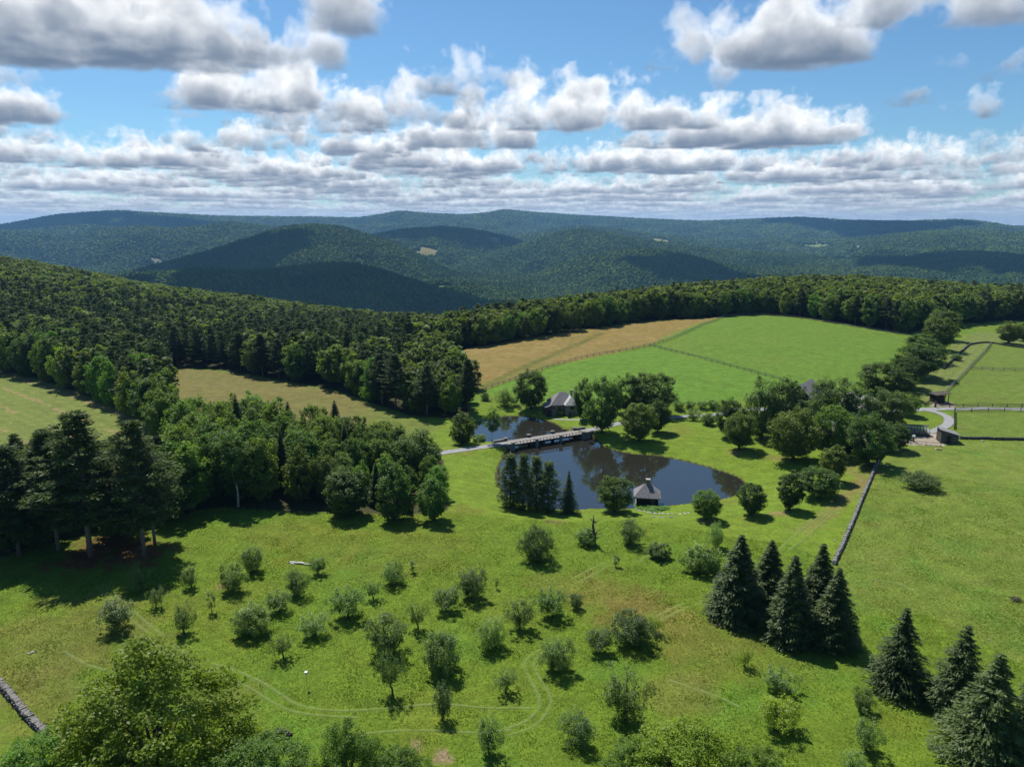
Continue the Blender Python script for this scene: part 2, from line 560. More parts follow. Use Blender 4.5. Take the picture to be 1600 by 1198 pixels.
class MB:
    """collects boxes, prisms and tubes into one mesh"""
    def __init__(self):
        self.v = []
        self.f = []

    def add(self, vs, fs):
        o = len(self.v)
        self.v += [tuple(map(float, p)) for p in vs]
        self.f += [tuple(i + o for i in f) for f in fs]
        return self

    def box(self, c, s, rz=0.0, jit=0.0, top=1.0):
        hx, hy, hz = s[0] / 2, s[1] / 2, s[2] / 2
        ca, sa = math.cos(rz), math.sin(rz)
        vs = []
        for dz in (-1, 1):
            k = top if dz > 0 else 1.0
            for dx, dy in ((-1, -1), (1, -1), (1, 1), (-1, 1)):
                x, y = dx * hx * k + random.uniform(-jit, jit), dy * hy * k + random.uniform(-jit, jit)
                vs.append((c[0] + x * ca - y * sa, c[1] + x * sa + y * ca, c[2] + dz * hz + random.uniform(-jit, jit)))
        return self.add(vs, [(3, 2, 1, 0), (4, 5, 6, 7), (0, 1, 5, 4), (1, 2, 6, 5), (2, 3, 7, 6), (3, 0, 4, 7)])

    def beam(self, p, q, w, h=None):
        """square bar from p to q"""
        p, q = Vector(p), Vector(q)
        h = h or w
        d = (q - p).normalized()
        s = d.cross(Vector((0, 0, 1)))
        s = Vector((1, 0, 0)) if s.length < 1e-4 else s.normalized()
        u = s.cross(d).normalized()
        vs = []
        for b in (p, q):
            for i, j in ((-1, -1), (1, -1), (1, 1), (-1, 1)):
                vs.append(b + s * (i * w / 2) + u * (j * h / 2))
        return self.add(vs, [(0, 1, 2, 3), (7, 6, 5, 4), (0, 4, 5, 1), (1, 5, 6, 2), (2, 6, 7, 3), (3, 7, 4, 0)])

    def tube(self, pts, rad, n=7):
        o = len(self.v)
        P = [Vector(p) for p in pts]
        for i, p in enumerate(P):
            d = (P[min(i + 1, len(P) - 1)] - P[max(i - 1, 0)]).normalized()
            s = d.cross(Vector((0.31, 0.87, 0.2)))
            s = s.normalized() if s.length > 1e-3 else Vector((1, 0, 0))
            u = s.cross(d).normalized()
            for k in range(n):
                a = 2 * math.pi * k / n
                self.v.append(tuple(p + (s * math.cos(a) + u * math.sin(a)) * rad[i]))
        for i in range(len(P) - 1):
            for k in range(n):
                a, b = o + i * n + k, o + i * n + (k + 1) % n
                self.f.append((a, b, b + n, a + n))
        self.f.append(tuple(o + k for k in range(n))[::-1])
        self.f.append(tuple(o + (len(P) - 1) * n + k for k in range(n)))
        return self

    def mesh(self, name, mat=None, smooth=False):
        me = bpy.data.meshes.new(name)
        me.from_pydata(self.v, [], self.f)
        me.update()
        if smooth:
            me.polygons.foreach_set('use_smooth', np.ones(len(me.polygons), bool))
        if mat:
            me.materials.append(mat)
        return me

    def build(self, name, mat=None, parent=None, smooth=False):
        return link(bpy.data.objects.new(name, self.mesh(name, mat, smooth)), parent)


def tag(o, label=None, cat=None, group=None, kind=None):
    if label:
        o['label'] = label
    if cat:
        o['category'] = cat
    if group:
        o['group'] = group
    if kind:
        o['kind'] = kind
    return o


def thing(name, label, cat, loc, rz=0.0, group=None):
    o = link(bpy.data.objects.new(name, None))
    o.empty_display_size = 0.5
    o.location = loc
    o.rotation_euler = (0, 0, rz)
    return tag(o, label, cat, group)


def material(name, rough=0.8, spec=0.3):
    m = bpy.data.materials.new(name)
    m.use_nodes = True
    b = m.node_tree.nodes['Principled BSDF']
    b.inputs['Roughness'].default_value = rough
    b.inputs['Specular IOR Level'].default_value = spec
    return m, NT(m.node_tree), b


def coords(N, kind='Object'):
    t = N.n.new('ShaderNodeTexCoord')
    return t.outputs[kind]


def world_pos(N):
    g = N.n.new('ShaderNodeNewGeometry')
    return g.outputs['Position']


def bump(N, b, h, strength, dist):
    m = N.n.new('ShaderNodeBump')
    m.inputs['Strength'].default_value = strength
    m.inputs['Distance'].default_value = dist
    N.l.new(h, m.inputs['Height'])
    N.l.new(m.outputs[0], b.inputs['Normal'])


def simple_mat(name, ca, cb, scale=2.0, rough=0.8, spec=0.25, bmp=0.0, bscale=None, detail=5, kind='world'):
    """two-tone mottled material"""
    m, N, b = material(name, rough, spec)
    p = world_pos(N) if kind == 'world' else coords(N)
    f = N.ramp(N.noise(p, scale, detail, 0.6), 0.32, 0.68)
    N.l.new(N.mix(f, ca, cb), b.inputs['Base Color'])
    if bmp:
        bump(N, b, N.noise(p, bscale or scale * 4, 4, 0.6), 0.6, bmp)
    return m


# ------------------------------------------------------------------ ground colours
def hay_dir(a, b):
    p, q = hit(*a), hit(*b)
    L = math.hypot(q[0] - p[0], q[1] - p[1])
    return (q[0] - p[0]) / L, (q[1] - p[1]) / L, p


R_ALL = np.hypot(TX, TY)
AZ_ALL = np.arctan2(TX, TY)

# edge of the woods: (u, v) in the photograph, from left to right
WOOD_EDGE = [(-420, 556), (-200, 566), (0, 578), (60, 592), (120, 612), (190, 642), (236, 672), (256, 690), (258, 573), (330, 578), (420, 592), (480, 602), (540, 616), (600, 638), (640, 652), (700, 655), (733, 650),
             (736, 546), (800, 534), (900, 518), (1000, 503.5), (1135, 494.5), (1180, 490.5), (1250, 496), (1330, 509), (1415, 522), (1470, 512), (1500, 507), (1600, 501), (1800, 498), (2050, 496)]
_we_az = np.array([pix_az(u, v) for u, v in WOOD_EDGE])
_we_r = np.array([math.hypot(*hit(u, v)[:2]) for u, v in WOOD_EDGE])


def wood_front(az):
    return np.interp(az, _we_az, _we_r)


def poly_px(pts):
    return [hit(u, v)[:2] for u, v in pts]


TAN_FIELD = poly_px([(686, 553), (800, 534), (900, 518), (1000, 504), (1133, 495), (1015, 539), (860, 572), (752, 611), (728, 598)])


def make_ground():
    nr, na = TX.shape
    x, y = TX.ravel(), TY.ravel()
    r = R_ALL.ravel()
    az = AZ_ALL.ravel()
    n = len(x)
    col = np.empty((n, 3))
    base = np.array([0.114, 0.180, 0.017])
    col[:] = base
    near = r < 1400
    X, Y, R = x[near], y[near], r[near]
    C = np.tile(base, (len(X), 1))

    def paint(mask, c, amt=1.0):
        m = np.asarray(mask, float) * amt
        C[:] = C * (1 - m[:, None]) + np.array(c) * m[:, None]

    # orchard and meadow: patches of drier and lusher grass
    p1 = fbm(X / 17.0, Y / 17.0, 4, 21)
    p2 = fbm(X / 6.0 + 40, Y / 6.0, 3, 22)
    paint(sstep(0.10, 0.75, p1 + 0.35 * p2), (0.140, 0.178, 0.020), 0.55)
    paint(sstep(0.15, 0.75, -p1 + 0.3 * p2), (0.090, 0.182, 0.020), 0.55)
    # drier ground at the left front and on the swath through the orchard
    for (u, v, rad, c, a) in [(90, 1000, 16, (0.15, 0.135, 0.035), 0.75), (60, 1090, 10, (0.15, 0.14, 0.035), 0.6), (960, 935, 9, (0.17, 0.135, 0.035), 0.8), (1010, 960, 8, (0.18, 0.135, 0.04), 0.7), (870, 912, 7, (0.15, 0.145, 0.03), 0.6),
                              (640, 860, 14, (0.14, 0.155, 0.022), 0.7), (500, 850, 12, (0.145, 0.155, 0.022), 0.6), (420, 830, 8, (0.14, 0.15, 0.025), 0.5),
                              (1090, 1000, 9, (0.16, 0.13, 0.036), 0.6), (1060, 1085, 6, (0.17, 0.14, 0.04), 0.6), (350, 1100, 5, (0.16, 0.13, 0.04), 0.6), (1190, 1010, 9, (0.13, 0.15, 0.026), 0.5)]:
        px, py, _ = hit(u, v)
        d = np.hypot((X - px), (Y - py)) / rad + 0.45 * fbm(X / 5.0, Y / 5.0, 3, 33)
        paint(1 - sstep(0.35, 1.05, d), c, a * 0.68)

    # mown lawn round the ponds, with faint mower stripes
    lawn = in_poly(X, Y, poly_px([(640, 805), (700, 800), (800, 812), (1000, 815), (1120, 835), (1230, 850), (1300, 880), (1372, 722), (1330, 690), (1280, 660), (1120, 640), (1050, 640), (900, 640), (750, 628), (730, 655), (640, 660), (560, 700)]))
    paint(lawn, (0.122, 0.195, 0.017), 0.85)
    s = np.sin((X * 0.30 + Y * 0.95 + 3 * fbm(X / 60, Y / 60, 2, 5)) * 2 * math.pi / 3.4)
    paint(lawn * (s > 0), (0.148, 0.216, 0.022), 0.6)
    paint(lawn * sstep(0.2, 0.8, p1), (0.145, 0.155, 0.026), 0.6)

    # big green pasture and the smaller one below it
    field = poly_px([(758, 612), (860, 574), (1015, 541), (1135, 497), (1180, 492.5), (1250, 498), (1330, 511), (1415, 525), (1400, 560), (1355, 615), (1250, 622), (1120, 632), (1000, 632), (800, 628)])
    f = in_poly(X, Y, field)
    paint(f, (0.098, 0.180, 0.020), 0.9)
    paint(f * sstep(0.0, 0.7, fbm(X / 30, Y / 30, 4, 41)), (0.115, 0.180, 0.024), 0.6)
    lowf = in_poly(X, Y, poly_px([(758, 612), (860, 574), (1015, 543), (1195, 589), (1260, 606), (1120, 632), (800, 628)]))
    paint(lowf, (0.095, 0.198, 0.020), 0.55)
    # tan hay field
    tan = in_poly(X, Y, TAN_FIELD)
    paint(tan, (0.205, 0.148, 0.045), 0.92)
    t1 = fbm(X / 22, Y / 9, 4, 44)
    paint(tan * sstep(0.05, 0.6, t1), (0.235, 0.175, 0.06), 0.7)
    paint(tan * sstep(0.2, 0.8, -t1), (0.155, 0.145, 0.035), 0.6)
    tl = hit_line([(745, 608), (800, 582), (860, 556), (920, 530), (940, 521)])
    paint(tan * (1 - sstep(0.8, 2.4, seg_dist(X, Y, tl))), (0.085, 0.10, 0.018), 0.8)
    paint(tan * (1 - sstep(5, 9, seg_dist(X, Y, hit_line([(752, 611), (860, 573)])))), (0.13, 0.145, 0.026), 0.5)
    # left strip field
    strip = in_poly(X, Y, poly_px([(256, 574), (330, 579), (420, 593), (480, 603), (540, 617), (600, 639), (640, 654), (690, 668), (640, 690), (560, 690), (400, 660), (258, 640)]))
    paint(strip, (0.150, 0.128, 0.042), 0.9)
    ss = fbm(X / 26, Y / 5, 3, 47)
    paint(strip * sstep(0.0, 0.6, ss), (0.13, 0.135, 0.034), 0.7)
    paint(strip * sstep(0, 1, (X - hit(520, 640)[0]) / 22.0), (0.115, 0.16, 0.026), 0.8)
    # hay field at the far left, cut in swaths
    hay = in_poly(X, Y, poly_px([(-420, 560), (0, 580), (60, 594), (120, 614), (190, 644), (236, 674), (256, 692), (230, 720), (100, 720), (-420, 720)]))
    paint(hay, (0.128, 0.165, 0.034), 0.95)
    dx, dy, p0 = hay_dir((0, 612), (190, 690))
    q = (X - p0[0]) * -dy + (Y - p0[1]) * dx
    paint(hay * (np.sin(q * 2 * math.pi / 3.2) > 0.2), (0.15, 0.185, 0.044), 0.6)
    k = np.abs(((q + 2) % 9.6) - 4.8) + 0.5 * fbm(X / 6, Y / 6, 2, 48)
    paint(hay * (k < 0.55) * (fbm(X / 14, Y / 14, 2, 49) > -0.15), (0.25, 0.20, 0.085), 0.8)
    he = hit_line([(0, 580), (60, 594), (120, 614), (190, 644), (236, 674)])
    paint(hay * (1 - sstep(1.0, 2.6, seg_dist(X, Y, he) + 0.8 * fbm(X / 4, Y / 4, 2, 51))), (0.24, 0.16, 0.09), 0.7)
    # pasture at the right front
    past = in_poly(X, Y, poly_px([(1303, 884), (1372, 722), (1400, 700), (1496, 690), (1700, 692), (2000, 760), (2000, 1100), (1600, 1040), (1450, 960), (1340, 960)]))
    paint(past, (0.130, 0.178, 0.028), 0.85)
    paint(past * sstep(0.05, 0.6, fbm(X / 13, Y / 7, 4, 53)), (0.145, 0.185, 0.036), 0.6)
    paint(past * sstep(0.15, 0.6, fbm(X / 9, Y / 9, 4, 54)), (0.092, 0.168, 0.022), 0.6)
    # paddocks at the right
    pad = in_poly(X, Y, poly_px([(1478, 612), (1548, 537), (1700, 548), (2000, 560), (2000, 684), (1600, 684), (1498, 682), (1492, 646), (1476, 634)]))
    paint(pad, (0.110, 0.165, 0.024), 0.9)
    paint(pad * sstep(0.0, 0.6, fbm(X / 24, Y / 8, 4, 56)), (0.130, 0.155, 0.034), 0.6)
    lane = in_poly(X, Y, poly_px([(1440, 632), (1476, 630), (1480, 610), (1548, 535), (1600, 540), (1600, 520), (1520, 520), (1480, 545), (1420, 610)]))
    paint(lane, (0.125, 0.165, 0.034), 0.9)
    ldx, ldy, lp = hay_dir((1478, 612), (1540, 542))
    lq = (X - lp[0]) * -ldy + (Y - lp[1]) * ldx
    paint(lane * (np.sin(lq * 2 * math.pi / 2.6) > 0.1), (0.16, 0.185, 0.055), 0.7)
    # bare trodden path between trees and the stone wall
    tr = smooth_line(hit_line([(1255, 830), (1290, 805), (1325, 775), (1345, 750), (1330, 735), (1322, 722)]), 6)
    paint(1 - sstep(0.4, 2.6, seg_dist(X, Y, tr) + 1.2 * fbm(X / 3.5, Y / 3.5, 3, 58)), (0.19, 0.155, 0.055), 0.5)
    tr = smooth_line(hit_line([(1300, 790), (1330, 772), (1345, 755), (1362, 735)]), 6)
    paint(1 - sstep(0.2, 2.6, seg_dist(X, Y, tr) + 1.4 * fbm(X / 3.0, Y / 3.0, 3, 59)), (0.20, 0.155, 0.06), 0.45)
    # needle litter under the tall pines, bare patches
    for (u, v, rad, c, a) in [(135, 872, 6.5, (0.17, 0.085, 0.036), 0.95), (215, 868, 6.5, (0.17, 0.085, 0.036), 0.9), (175, 850, 7, (0.15, 0.075, 0.03), 0.85),
                              (1220, 802, 2.2, (0.22, 0.16, 0.07), 0.7), (1150, 706, 2.6, (0.20, 0.14, 0.06), 0.6), (1215, 715, 3, (0.20, 0.14, 0.06), 0.5), (1100, 815, 2.0, (0.2, 0.15, 0.06), 0.5),
                              (348, 916, 1.6, (0.18, 0.12, 0.06), 0.6), (690, 1185, 1.4, (0.28, 0.2, 0.13), 0.8), (652, 1165, 1.0, (0.26, 0.2, 0.11), 0.7), (868, 815, 2.5, (0.18, 0.14, 0.06), 0.6)]:
        px, py, _ = hit(u, v)
        d = np.hypot(X - px, Y - py) / rad + 0.5 * fbm(X / 2.6, Y / 2.6, 3, 60)
        paint(1 - sstep(0.45, 1.0, d), c, a)
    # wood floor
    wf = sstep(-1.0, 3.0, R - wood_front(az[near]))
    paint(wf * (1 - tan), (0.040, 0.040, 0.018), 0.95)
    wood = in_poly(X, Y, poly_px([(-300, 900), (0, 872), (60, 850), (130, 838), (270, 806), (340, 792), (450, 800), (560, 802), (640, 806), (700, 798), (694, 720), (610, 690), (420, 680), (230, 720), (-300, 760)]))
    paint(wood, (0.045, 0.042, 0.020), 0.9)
    # pond banks
    sd = np.minimum(pond_sd(X, Y, LOWER_POND), pond_sd(X, Y, UPPER_POND))
    paint((sd < 0.5) & (R < 400), (0.06, 0.045, 0.022), 0.9)
    # gravel yard by the stone shed
    yard = in_poly(X, Y, poly_px(YARD_PX))
    paint(yard, (0.33, 0.28, 0.22), 0.95)
    yard2 = in_poly(X, Y, poly_px([(1450, 634), (1462, 627), (1490, 629), (1492, 637)]))
    paint(yard2, (0.30, 0.24, 0.19), 0.9)
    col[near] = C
    farm = ~near
    col[farm] = (0.026, 0.040, 0.014)
    for (cx, cy, a, b_, cc) in CLEARINGS:
        ca, sa = math.cos(math.atan2(cx, cy)), math.sin(math.atan2(cx, cy))
        ex = ((x - cx) * ca - (y - cy) * sa) / a
        ey = ((x - cx) * sa + (y - cy) * ca) / b_
        m = (ex * ex + ey * ey) < 1.15
        col[m] = cc

    idx = np.arange(nr * na).reshape(nr, na)
    idx2 = np.c_[idx, idx[:, :1]]
    q = np.stack([idx2[:-1, :-1], idx2[1:, :-1], idx2[1:, 1:], idx2[:-1, 1:]], -1).reshape(-1, 4)[:, ::-1]
    co = np.c_[x, y, TZ.ravel()]

    m, N, b = material('meadow_grass', 0.9, 0.12)
    at = N.n.new('ShaderNodeAttribute')
    at.attribute_name = 'tint'
    p = world_pos(N)
    n1 = N.noise(p, 0.35, 5, 0.62)
    n2 = N.noise(p, 2.1, 5, 0.68)
    n3 = N.noise(N.vmath('MULTIPLY', p, (1.0, 2.4, 1.0)), 7.0, 3, 0.7)
    k = N.math('MULTIPLY', N.ramp(n1, 0.25, 0.75, 0.74, 1.26), N.ramp(n2, 0.25, 0.75, 0.60, 1.40))
    k = N.math('MULTIPLY', k, N.ramp(n3, 0.25, 0.75, 0.62, 1.38))
    c = N.vmath('SCALE', at.outputs['Color'], scale=k)
    hue = N.ramp(N.noise(N.vmath('ADD', p, (50, 9, 3)), 0.9, 5, 0.7), 0.45, 0.72)
    c = N.mix(N.math('MULTIPLY', hue, 0.35), c, N.vmath('MULTIPLY', c, (1.45, 1.02, 1.15)))
    N.l.new(c, b.inputs['Base Color'])
    hgt = N.math('ADD', N.math('MULTIPLY', n2, 0.6), N.math('MULTIPLY', n3, 0.4))
    bump(N, b, hgt, 0.7, 0.3)
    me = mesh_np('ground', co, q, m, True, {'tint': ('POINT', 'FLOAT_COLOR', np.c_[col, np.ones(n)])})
    o = link(bpy.data.objects.new('ground', me))
    tag(o, kind='structure')
    return o


YARD_PX = [(1398, 694), (1412, 672), (1440, 675), (1475, 674), (1476, 697), (1440, 696)]
# clearings on the far hills: photograph pixel, half width px, half depth m, colour
CLEARINGS = []
for (u, v, wpx, dep, cc) in [(662, 394, 22, 70, (0.20, 0.18, 0.06)), (800, 444, 14, 55, (0.12, 0.18, 0.035)), (562, 408, 6, 22, (0.15, 0.18, 0.04)), (1030, 379, 16, 120, (0.20, 0.20, 0.07)),
                             (1272, 385, 26, 90, (0.14, 0.19, 0.05)), (1341, 391, 7, 60, (0.15, 0.20, 0.05)), (905, 461, 18, 36, (0.16, 0.15, 0.07)), (690, 452, 20, 60, (0.09, 0.11, 0.03)), (247, 412, 8, 60, (0.16, 0.16, 0.07)),
                             (1185, 400, 10, 70, (0.14, 0.16, 0.05)), (775, 376, 16, 90, (0.16, 0.15, 0.08))]:
    _x, _y, _z = hit(u, v)
    _r = math.hypot(_x, _y)
    CLEARINGS.append((_x, _y, wpx * _r / FPX, dep, cc))
make_ground()


# ------------------------------------------------------------------ water
def make_water():
    m, N, b = material('pond_water_surface', 0.03, 0.5)
    b.inputs['Base Color'].default_value = (0.022, 0.022, 0.016, 1)
    b.inputs['IOR'].default_value = 1.9
    p = world_pos(N)
    h = N.math('ADD', N.noise(N.vmath('MULTIPLY', p, (1.0, 0.5, 1.0)), 1.2, 3, 0.6), N.math('MULTIPLY', N.noise(p, 0.12, 2, 0.5), 2.0))
    bump(N, b, h, 0.10, 0.05)
    N.l.new(N.ramp(N.noise(p, 0.05, 2, 0.5), 0.45, 0.7, 0.02, 0.09), b.inputs['Roughness'])
    for nm, poly in (('lower_pond_water', LOWER_POND), ('upper_pond_water', UPPER_POND), ('channel_water', CHANNEL)):
        cx = sum(q[0] for q in poly) / len(poly)
        cy = sum(q[1] for q in poly) / len(poly)
        bm = bmesh.new()
        grow = 0.9 if nm != 'channel_water' else 0.0
        vs = []
        for (px, py) in poly:
            dx, dy = px - cx, py - cy
            L = math.hypot(dx, dy)
            vs.append(bm.verts.new((px + dx / L * grow, py + dy / L * grow, WATER_Z - (0.004 if nm == 'channel_water' else (0.002 if nm == 'upper_pond_water' else 0)))))
        bm.faces.new(vs)
        bmesh.ops.triangulate(bm, faces=bm.faces[:])
        bmesh.ops.recalc_face_normals(bm, faces=bm.faces[:])
        if bm.faces and sum(f.normal.z for f in bm.faces) < 0:
            bmesh.ops.reverse_faces(bm, faces=bm.faces[:])
        me = bpy.data.meshes.new(nm)
        bm.to_mesh(me)
        bm.free()
        me.materials.append(m)
        tag(link(bpy.data.objects.new(nm, me)), kind='structure')


make_water()


# ------------------------------------------------------------------ roads, tracks
def strip_mesh(name, line, width, mat, lift=0.07, step=0.8, cross=6, zfix=None, taper=0.0, kind='structure'):
    P = np.array(line, float)
    seg = np.hypot(*(P[1:] - P[:-1]).T)
    S = np.r_[0, np.cumsum(seg)]
    n = max(2, int(S[-1] / step))
    t = np.linspace(0, S[-1], n)
    x, y = np.interp(t, S, P[:, 0]), np.interp(t, S, P[:, 1])
    dx, dy = np.gradient(x), np.gradient(y)
    L = np.hypot(dx, dy) + 1e-9
    nx, ny = -dy / L, dx / L
    w = np.full(n, width) * (1 + 0.10 * fbm(t / 5.0, t * 0 + len(name), 2, 77))
    c = np.linspace(-0.5, 0.5, cross)
    VX = x[:, None] + nx[:, None] * c[None] * w[:, None]
    VY = y[:, None] + ny[:, None] * c[None] * w[:, None]
    VZ = ground_z(VX, VY) + lift
    if zfix is not None:
        VZ = np.maximum(VZ, zfix)
    idx = np.arange(n * cross).reshape(n, cross)
    q = np.stack([idx[:-1, :-1], idx[1:, :-1], idx[1:, 1:], idx[:-1, 1:]], -1).reshape(-1, 4)
    if (VX[1, 0] - VX[0, 0]) * (VY[0, 1] - VY[0, 0]) - (VY[1, 0] - VY[0, 0]) * (VX[0, 1] - VX[0, 0]) < 0:
        q = q[:, ::-1]
    uv = np.repeat(np.abs(c)[None] * 2, n, 0).ravel()
    me = mesh_np(name, np.c_[VX.ravel(), VY.ravel(), VZ.ravel()], q, mat, True, {'edge': ('POINT', 'FLOAT', uv)})
    o = link(bpy.data.objects.new(name, me))
    tag(o, kind=kind)
    return o


gravel, _N, _b = material('gravel_road_surface', 0.9, 0.15)
_p = world_pos(_N)
_f = _N.noise(_p, 1.6, 5, 0.65)
_c = _N.mix(_N.ramp(_f, 0.3, 0.7), (0.21, 0.215, 0.225), (0.33, 0.33, 0.33))
_at = _N.n.new('ShaderNodeAttribute')
_at.attribute_name = 'edge'
_e = _N.ramp(_N.math('ADD', _at.outputs['Fac'], _N.math('MULTIPLY', _N.noise(_p, 1.1, 3, 0.6), 0.5)), 1.0, 1.3)
_c = _N.mix(_e, _c, (0.13, 0.14, 0.06))
_N.l.new(_c, _b.inputs['Base Color'])
bump(_N, _b, _N.noise(_p, 9, 3, 0.6), 0.5, 0.03)
strip_mesh('road', ROAD_WEST, ROAD_W, gravel)
EAST_LINE = ROAD_EAST[:-1] + smooth_line([ROAD_EAST[-1]] + hit_line([(1160, 640), (1250, 641), (1340, 644), (1400, 643), (1440, 640), (1490, 639), (1560, 638.5), (1640, 638), (1800, 637)]), 8)
strip_mesh('road', EAST_LINE, ROAD_W, gravel)
strip_mesh('driveway', smooth_line(hit_line([(1446, 641), (1466, 645.5), (1480, 652), (1483, 658), (1479, 665), (1466, 671), (1450, 676)]), 8), 2.7, gravel, 0.10)

# pale lines pressed into the grass by wheels
wheel, _N, _b = material('pressed_grass', 0.85, 0.15)
_p = world_pos(_N)
_at = _N.n.new('ShaderNodeAttribute')
_at.attribute_name = 'edge'
_c = _N.mix(_N.ramp(_N.noise(_p, 3.0, 4, 0.65), 0.35, 0.65), (0.17, 0.235, 0.06), (0.24, 0.29, 0.11))
_N.l.new(_c, _b.inputs['Base Color'])
_tr = _N.n.new('ShaderNodeBsdfTransparent')
_mx = _N.n.new('ShaderNodeMixShader')
_a = _N.math('ADD', _at.outputs['Fac'], _N.math('MULTIPLY_ADD', _N.noise(_p, 1.3, 4, 0.75), 2.4, -1.0))
_N.l.new(_N.ramp(_a, 0.0, 1.1, 0.34, 1.0), _mx.inputs[0])
_N.l.new(_b.outputs[0], _mx.inputs[1])
_N.l.new(_tr.outputs[0], _mx.inputs[2])
_N.l.new(_mx.outputs[0], _N.n['Material Output'].inputs['Surface'])
TRACKS = [
    [(148, 912), (172, 936), (205, 968), (232, 992)],
    [(162, 915), (190, 940), (222, 968), (255, 994)],
    [(322, 1046), (352, 1058), (390, 1075), (425, 1098), (455, 1112), (500, 1120), (560, 1122)],
    [(330, 1038), (365, 1048), (405, 1064), (440, 1086), (470, 1105), (520, 1113), (600, 1110), (680, 1103), (760, 1106), (840, 1107)],
    [(845, 1015), (825, 1028), (819, 1042), (828, 1062), (840, 1085), (842, 1108), (820, 1128), (785, 1142)],
    [(862, 1012), (838, 1030), (834, 1044), (847, 1066), (860, 1090), (858, 1110), (838, 1132), (795, 1150)],
    [(100, 1020), (130, 1036), (165, 1048)],
    [(1215, 860), (1245, 836), (1290, 800)], [(1230, 862), (1262, 838), (1305, 800)],
    [(897, 905), (925, 890), (945, 880)], [(905, 910), (935, 894), (955, 884)],
    [(1068, 945), (1045, 955), (1020, 968)], [(1075, 950), (1052, 960), (1030, 972)],
    [(1000, 880), (1006, 872), (1015, 868)], [(1045, 1065), (1085, 1078), (1130, 1095), (1155, 1105)],
    [(1360, 905), (1400, 912), (1430, 925)], [(570, 1146), (650, 1142), (740, 1145), (800, 1140)],
]
for tr in TRACKS:
    strip_mesh('wheel_track', smooth_line(hit_line(tr), 8), 0.55, wheel, 0.06, 0.5, 5)

# ------------------------------------------------------------------ foliage materials
def leaf_material(name, ca, cb, trans=0.42, use_obj_color=True, rough=0.55, gloss=0.06, vary=0.35):
    """leaf: two-tone by leaf, tinted by tree, light passes through"""
    m = bpy.data.materials.new(name)
    m.use_nodes = True
    N = NT(m.node_tree)
    for nd in list(N.n):
        if nd.type == 'BSDF_PRINCIPLED':
            N.n.remove(nd)
    at = N.n.new('ShaderNodeAttribute')
    at.attribute_name = 'leaf'
    oi = N.n.new('ShaderNodeObjectInfo')
    c = N.mix(at.outputs['Fac'], ca, cb)
    if use_obj_color:
        c = N.mix(1.0, c, oi.outputs['Color'], 'MULTIPLY')
    if vary:
        r1 = oi.outputs['Random']
        r2 = N.math('FRACT', N.math('MULTIPLY', r1, 7.31))
        c = N.vmath('SCALE', c, scale=N.ramp(r1, 0, 1, 1 - vary, 1 + vary * 0.8))
        c = N.mix(N.math('MULTIPLY', r2, vary), c, N.vmath('MULTIPLY', c, (1.55, 1.05, 0.75)))
    df = N.n.new('ShaderNodeBsdfDiffuse')
    tl = N.n.new('ShaderNodeBsdfTranslucent')
    gl = N.n.new('ShaderNodeBsdfGlossy')
    gl.inputs['Roughness'].default_value = rough
    N.l.new(c, df.inputs['Color'])
    N.l.new(N.vmath('MULTIPLY', c, (1.5, 1.45, 0.7)), tl.inputs['Color'])
    m1 = N.n.new('ShaderNodeMixShader')
    m1.inputs[0].default_value = trans
    N.l.new(df.outputs[0], m1.inputs[1])
    N.l.new(tl.outputs[0], m1.inputs[2])
    m2 = N.n.new('ShaderNodeMixShader')
    m2.inputs[0].default_value = gloss
    N.l.new(m1.outputs[0], m2.inputs[1])
    N.l.new(gl.outputs[0], m2.inputs[2])
    N.l.new(m2.outputs[0], N.n['Material Output'].inputs['Surface'])
    return m


LEAF = leaf_material('broad_leaf', (0.056, 0.110, 0.016), (0.118, 0.196, 0.030), 0.48, gloss=0.025, vary=0.28)
LEAF_APPLE = leaf_material('apple_leaf', (0.098, 0.170, 0.040), (0.190, 0.270, 0.080), 0.52, gloss=0.04, vary=0.22)
NEEDLE = leaf_material('conifer_needle', (0.028, 0.056, 0.016), (0.060, 0.104, 0.030), 0.24, gloss=0.03, vary=0.22)
FOREST_LEAF = leaf_material('forest_leaf', (0.060, 0.112, 0.018), (0.124, 0.194, 0.030), 0.46, False, gloss=0.02, vary=0.45)
FOREST_NEEDLE = leaf_material('forest_needle', (0.032, 0.064, 0.018), (0.066, 0.112, 0.032), 0.24, False, gloss=0.02, vary=0.35)
BARK = simple_mat('bark', (0.055, 0.045, 0.035), (0.12, 0.10, 0.085), 3.0, 0.9, 0.15, 0.05, 9.0)
BARK_PALE = simple_mat('grey_bark', (0.12, 0.11, 0.10), (0.24, 0.22, 0.19), 3.0, 0.9, 0.15, 0.05, 9.0)
BARK_BIRCH = simple_mat('birch_bark', (0.22, 0.20, 0.18), (0.62, 0.60, 0.56), 2.2, 0.7, 0.25, 0.02, 9.0)
LEAF_ATTR = 'leaf'


def unit(v):
    return v / (np.linalg.norm(v, axis=-1, keepdims=True) + 1e-9)


def cards(rng, pos, nrm, along, la, lb, val):
    """kite-shaped leaves: pos (n,3), plane normal, long axis, half sizes"""
    n = len(pos)
    a = unit(along - (along * nrm).sum(1, keepdims=True) * nrm)
    b = np.cross(nrm, a)
    la = np.asarray(la).reshape(-1, 1) * np.ones((n, 1))
    lb = np.asarray(lb).reshape(-1, 1) * np.ones((n, 1))
    v = np.stack([pos - a * la, pos + b * lb - a * la * 0.15, pos + a * la, pos - b * lb - a * la * 0.15], 1)
    return v.reshape(-1, 3), np.arange(n * 4).reshape(n, 4), np.clip(val, 0, 1)


def rand_unit(rng, n):
    v = rng.normal(size=(n, 3))
    return unit(v)


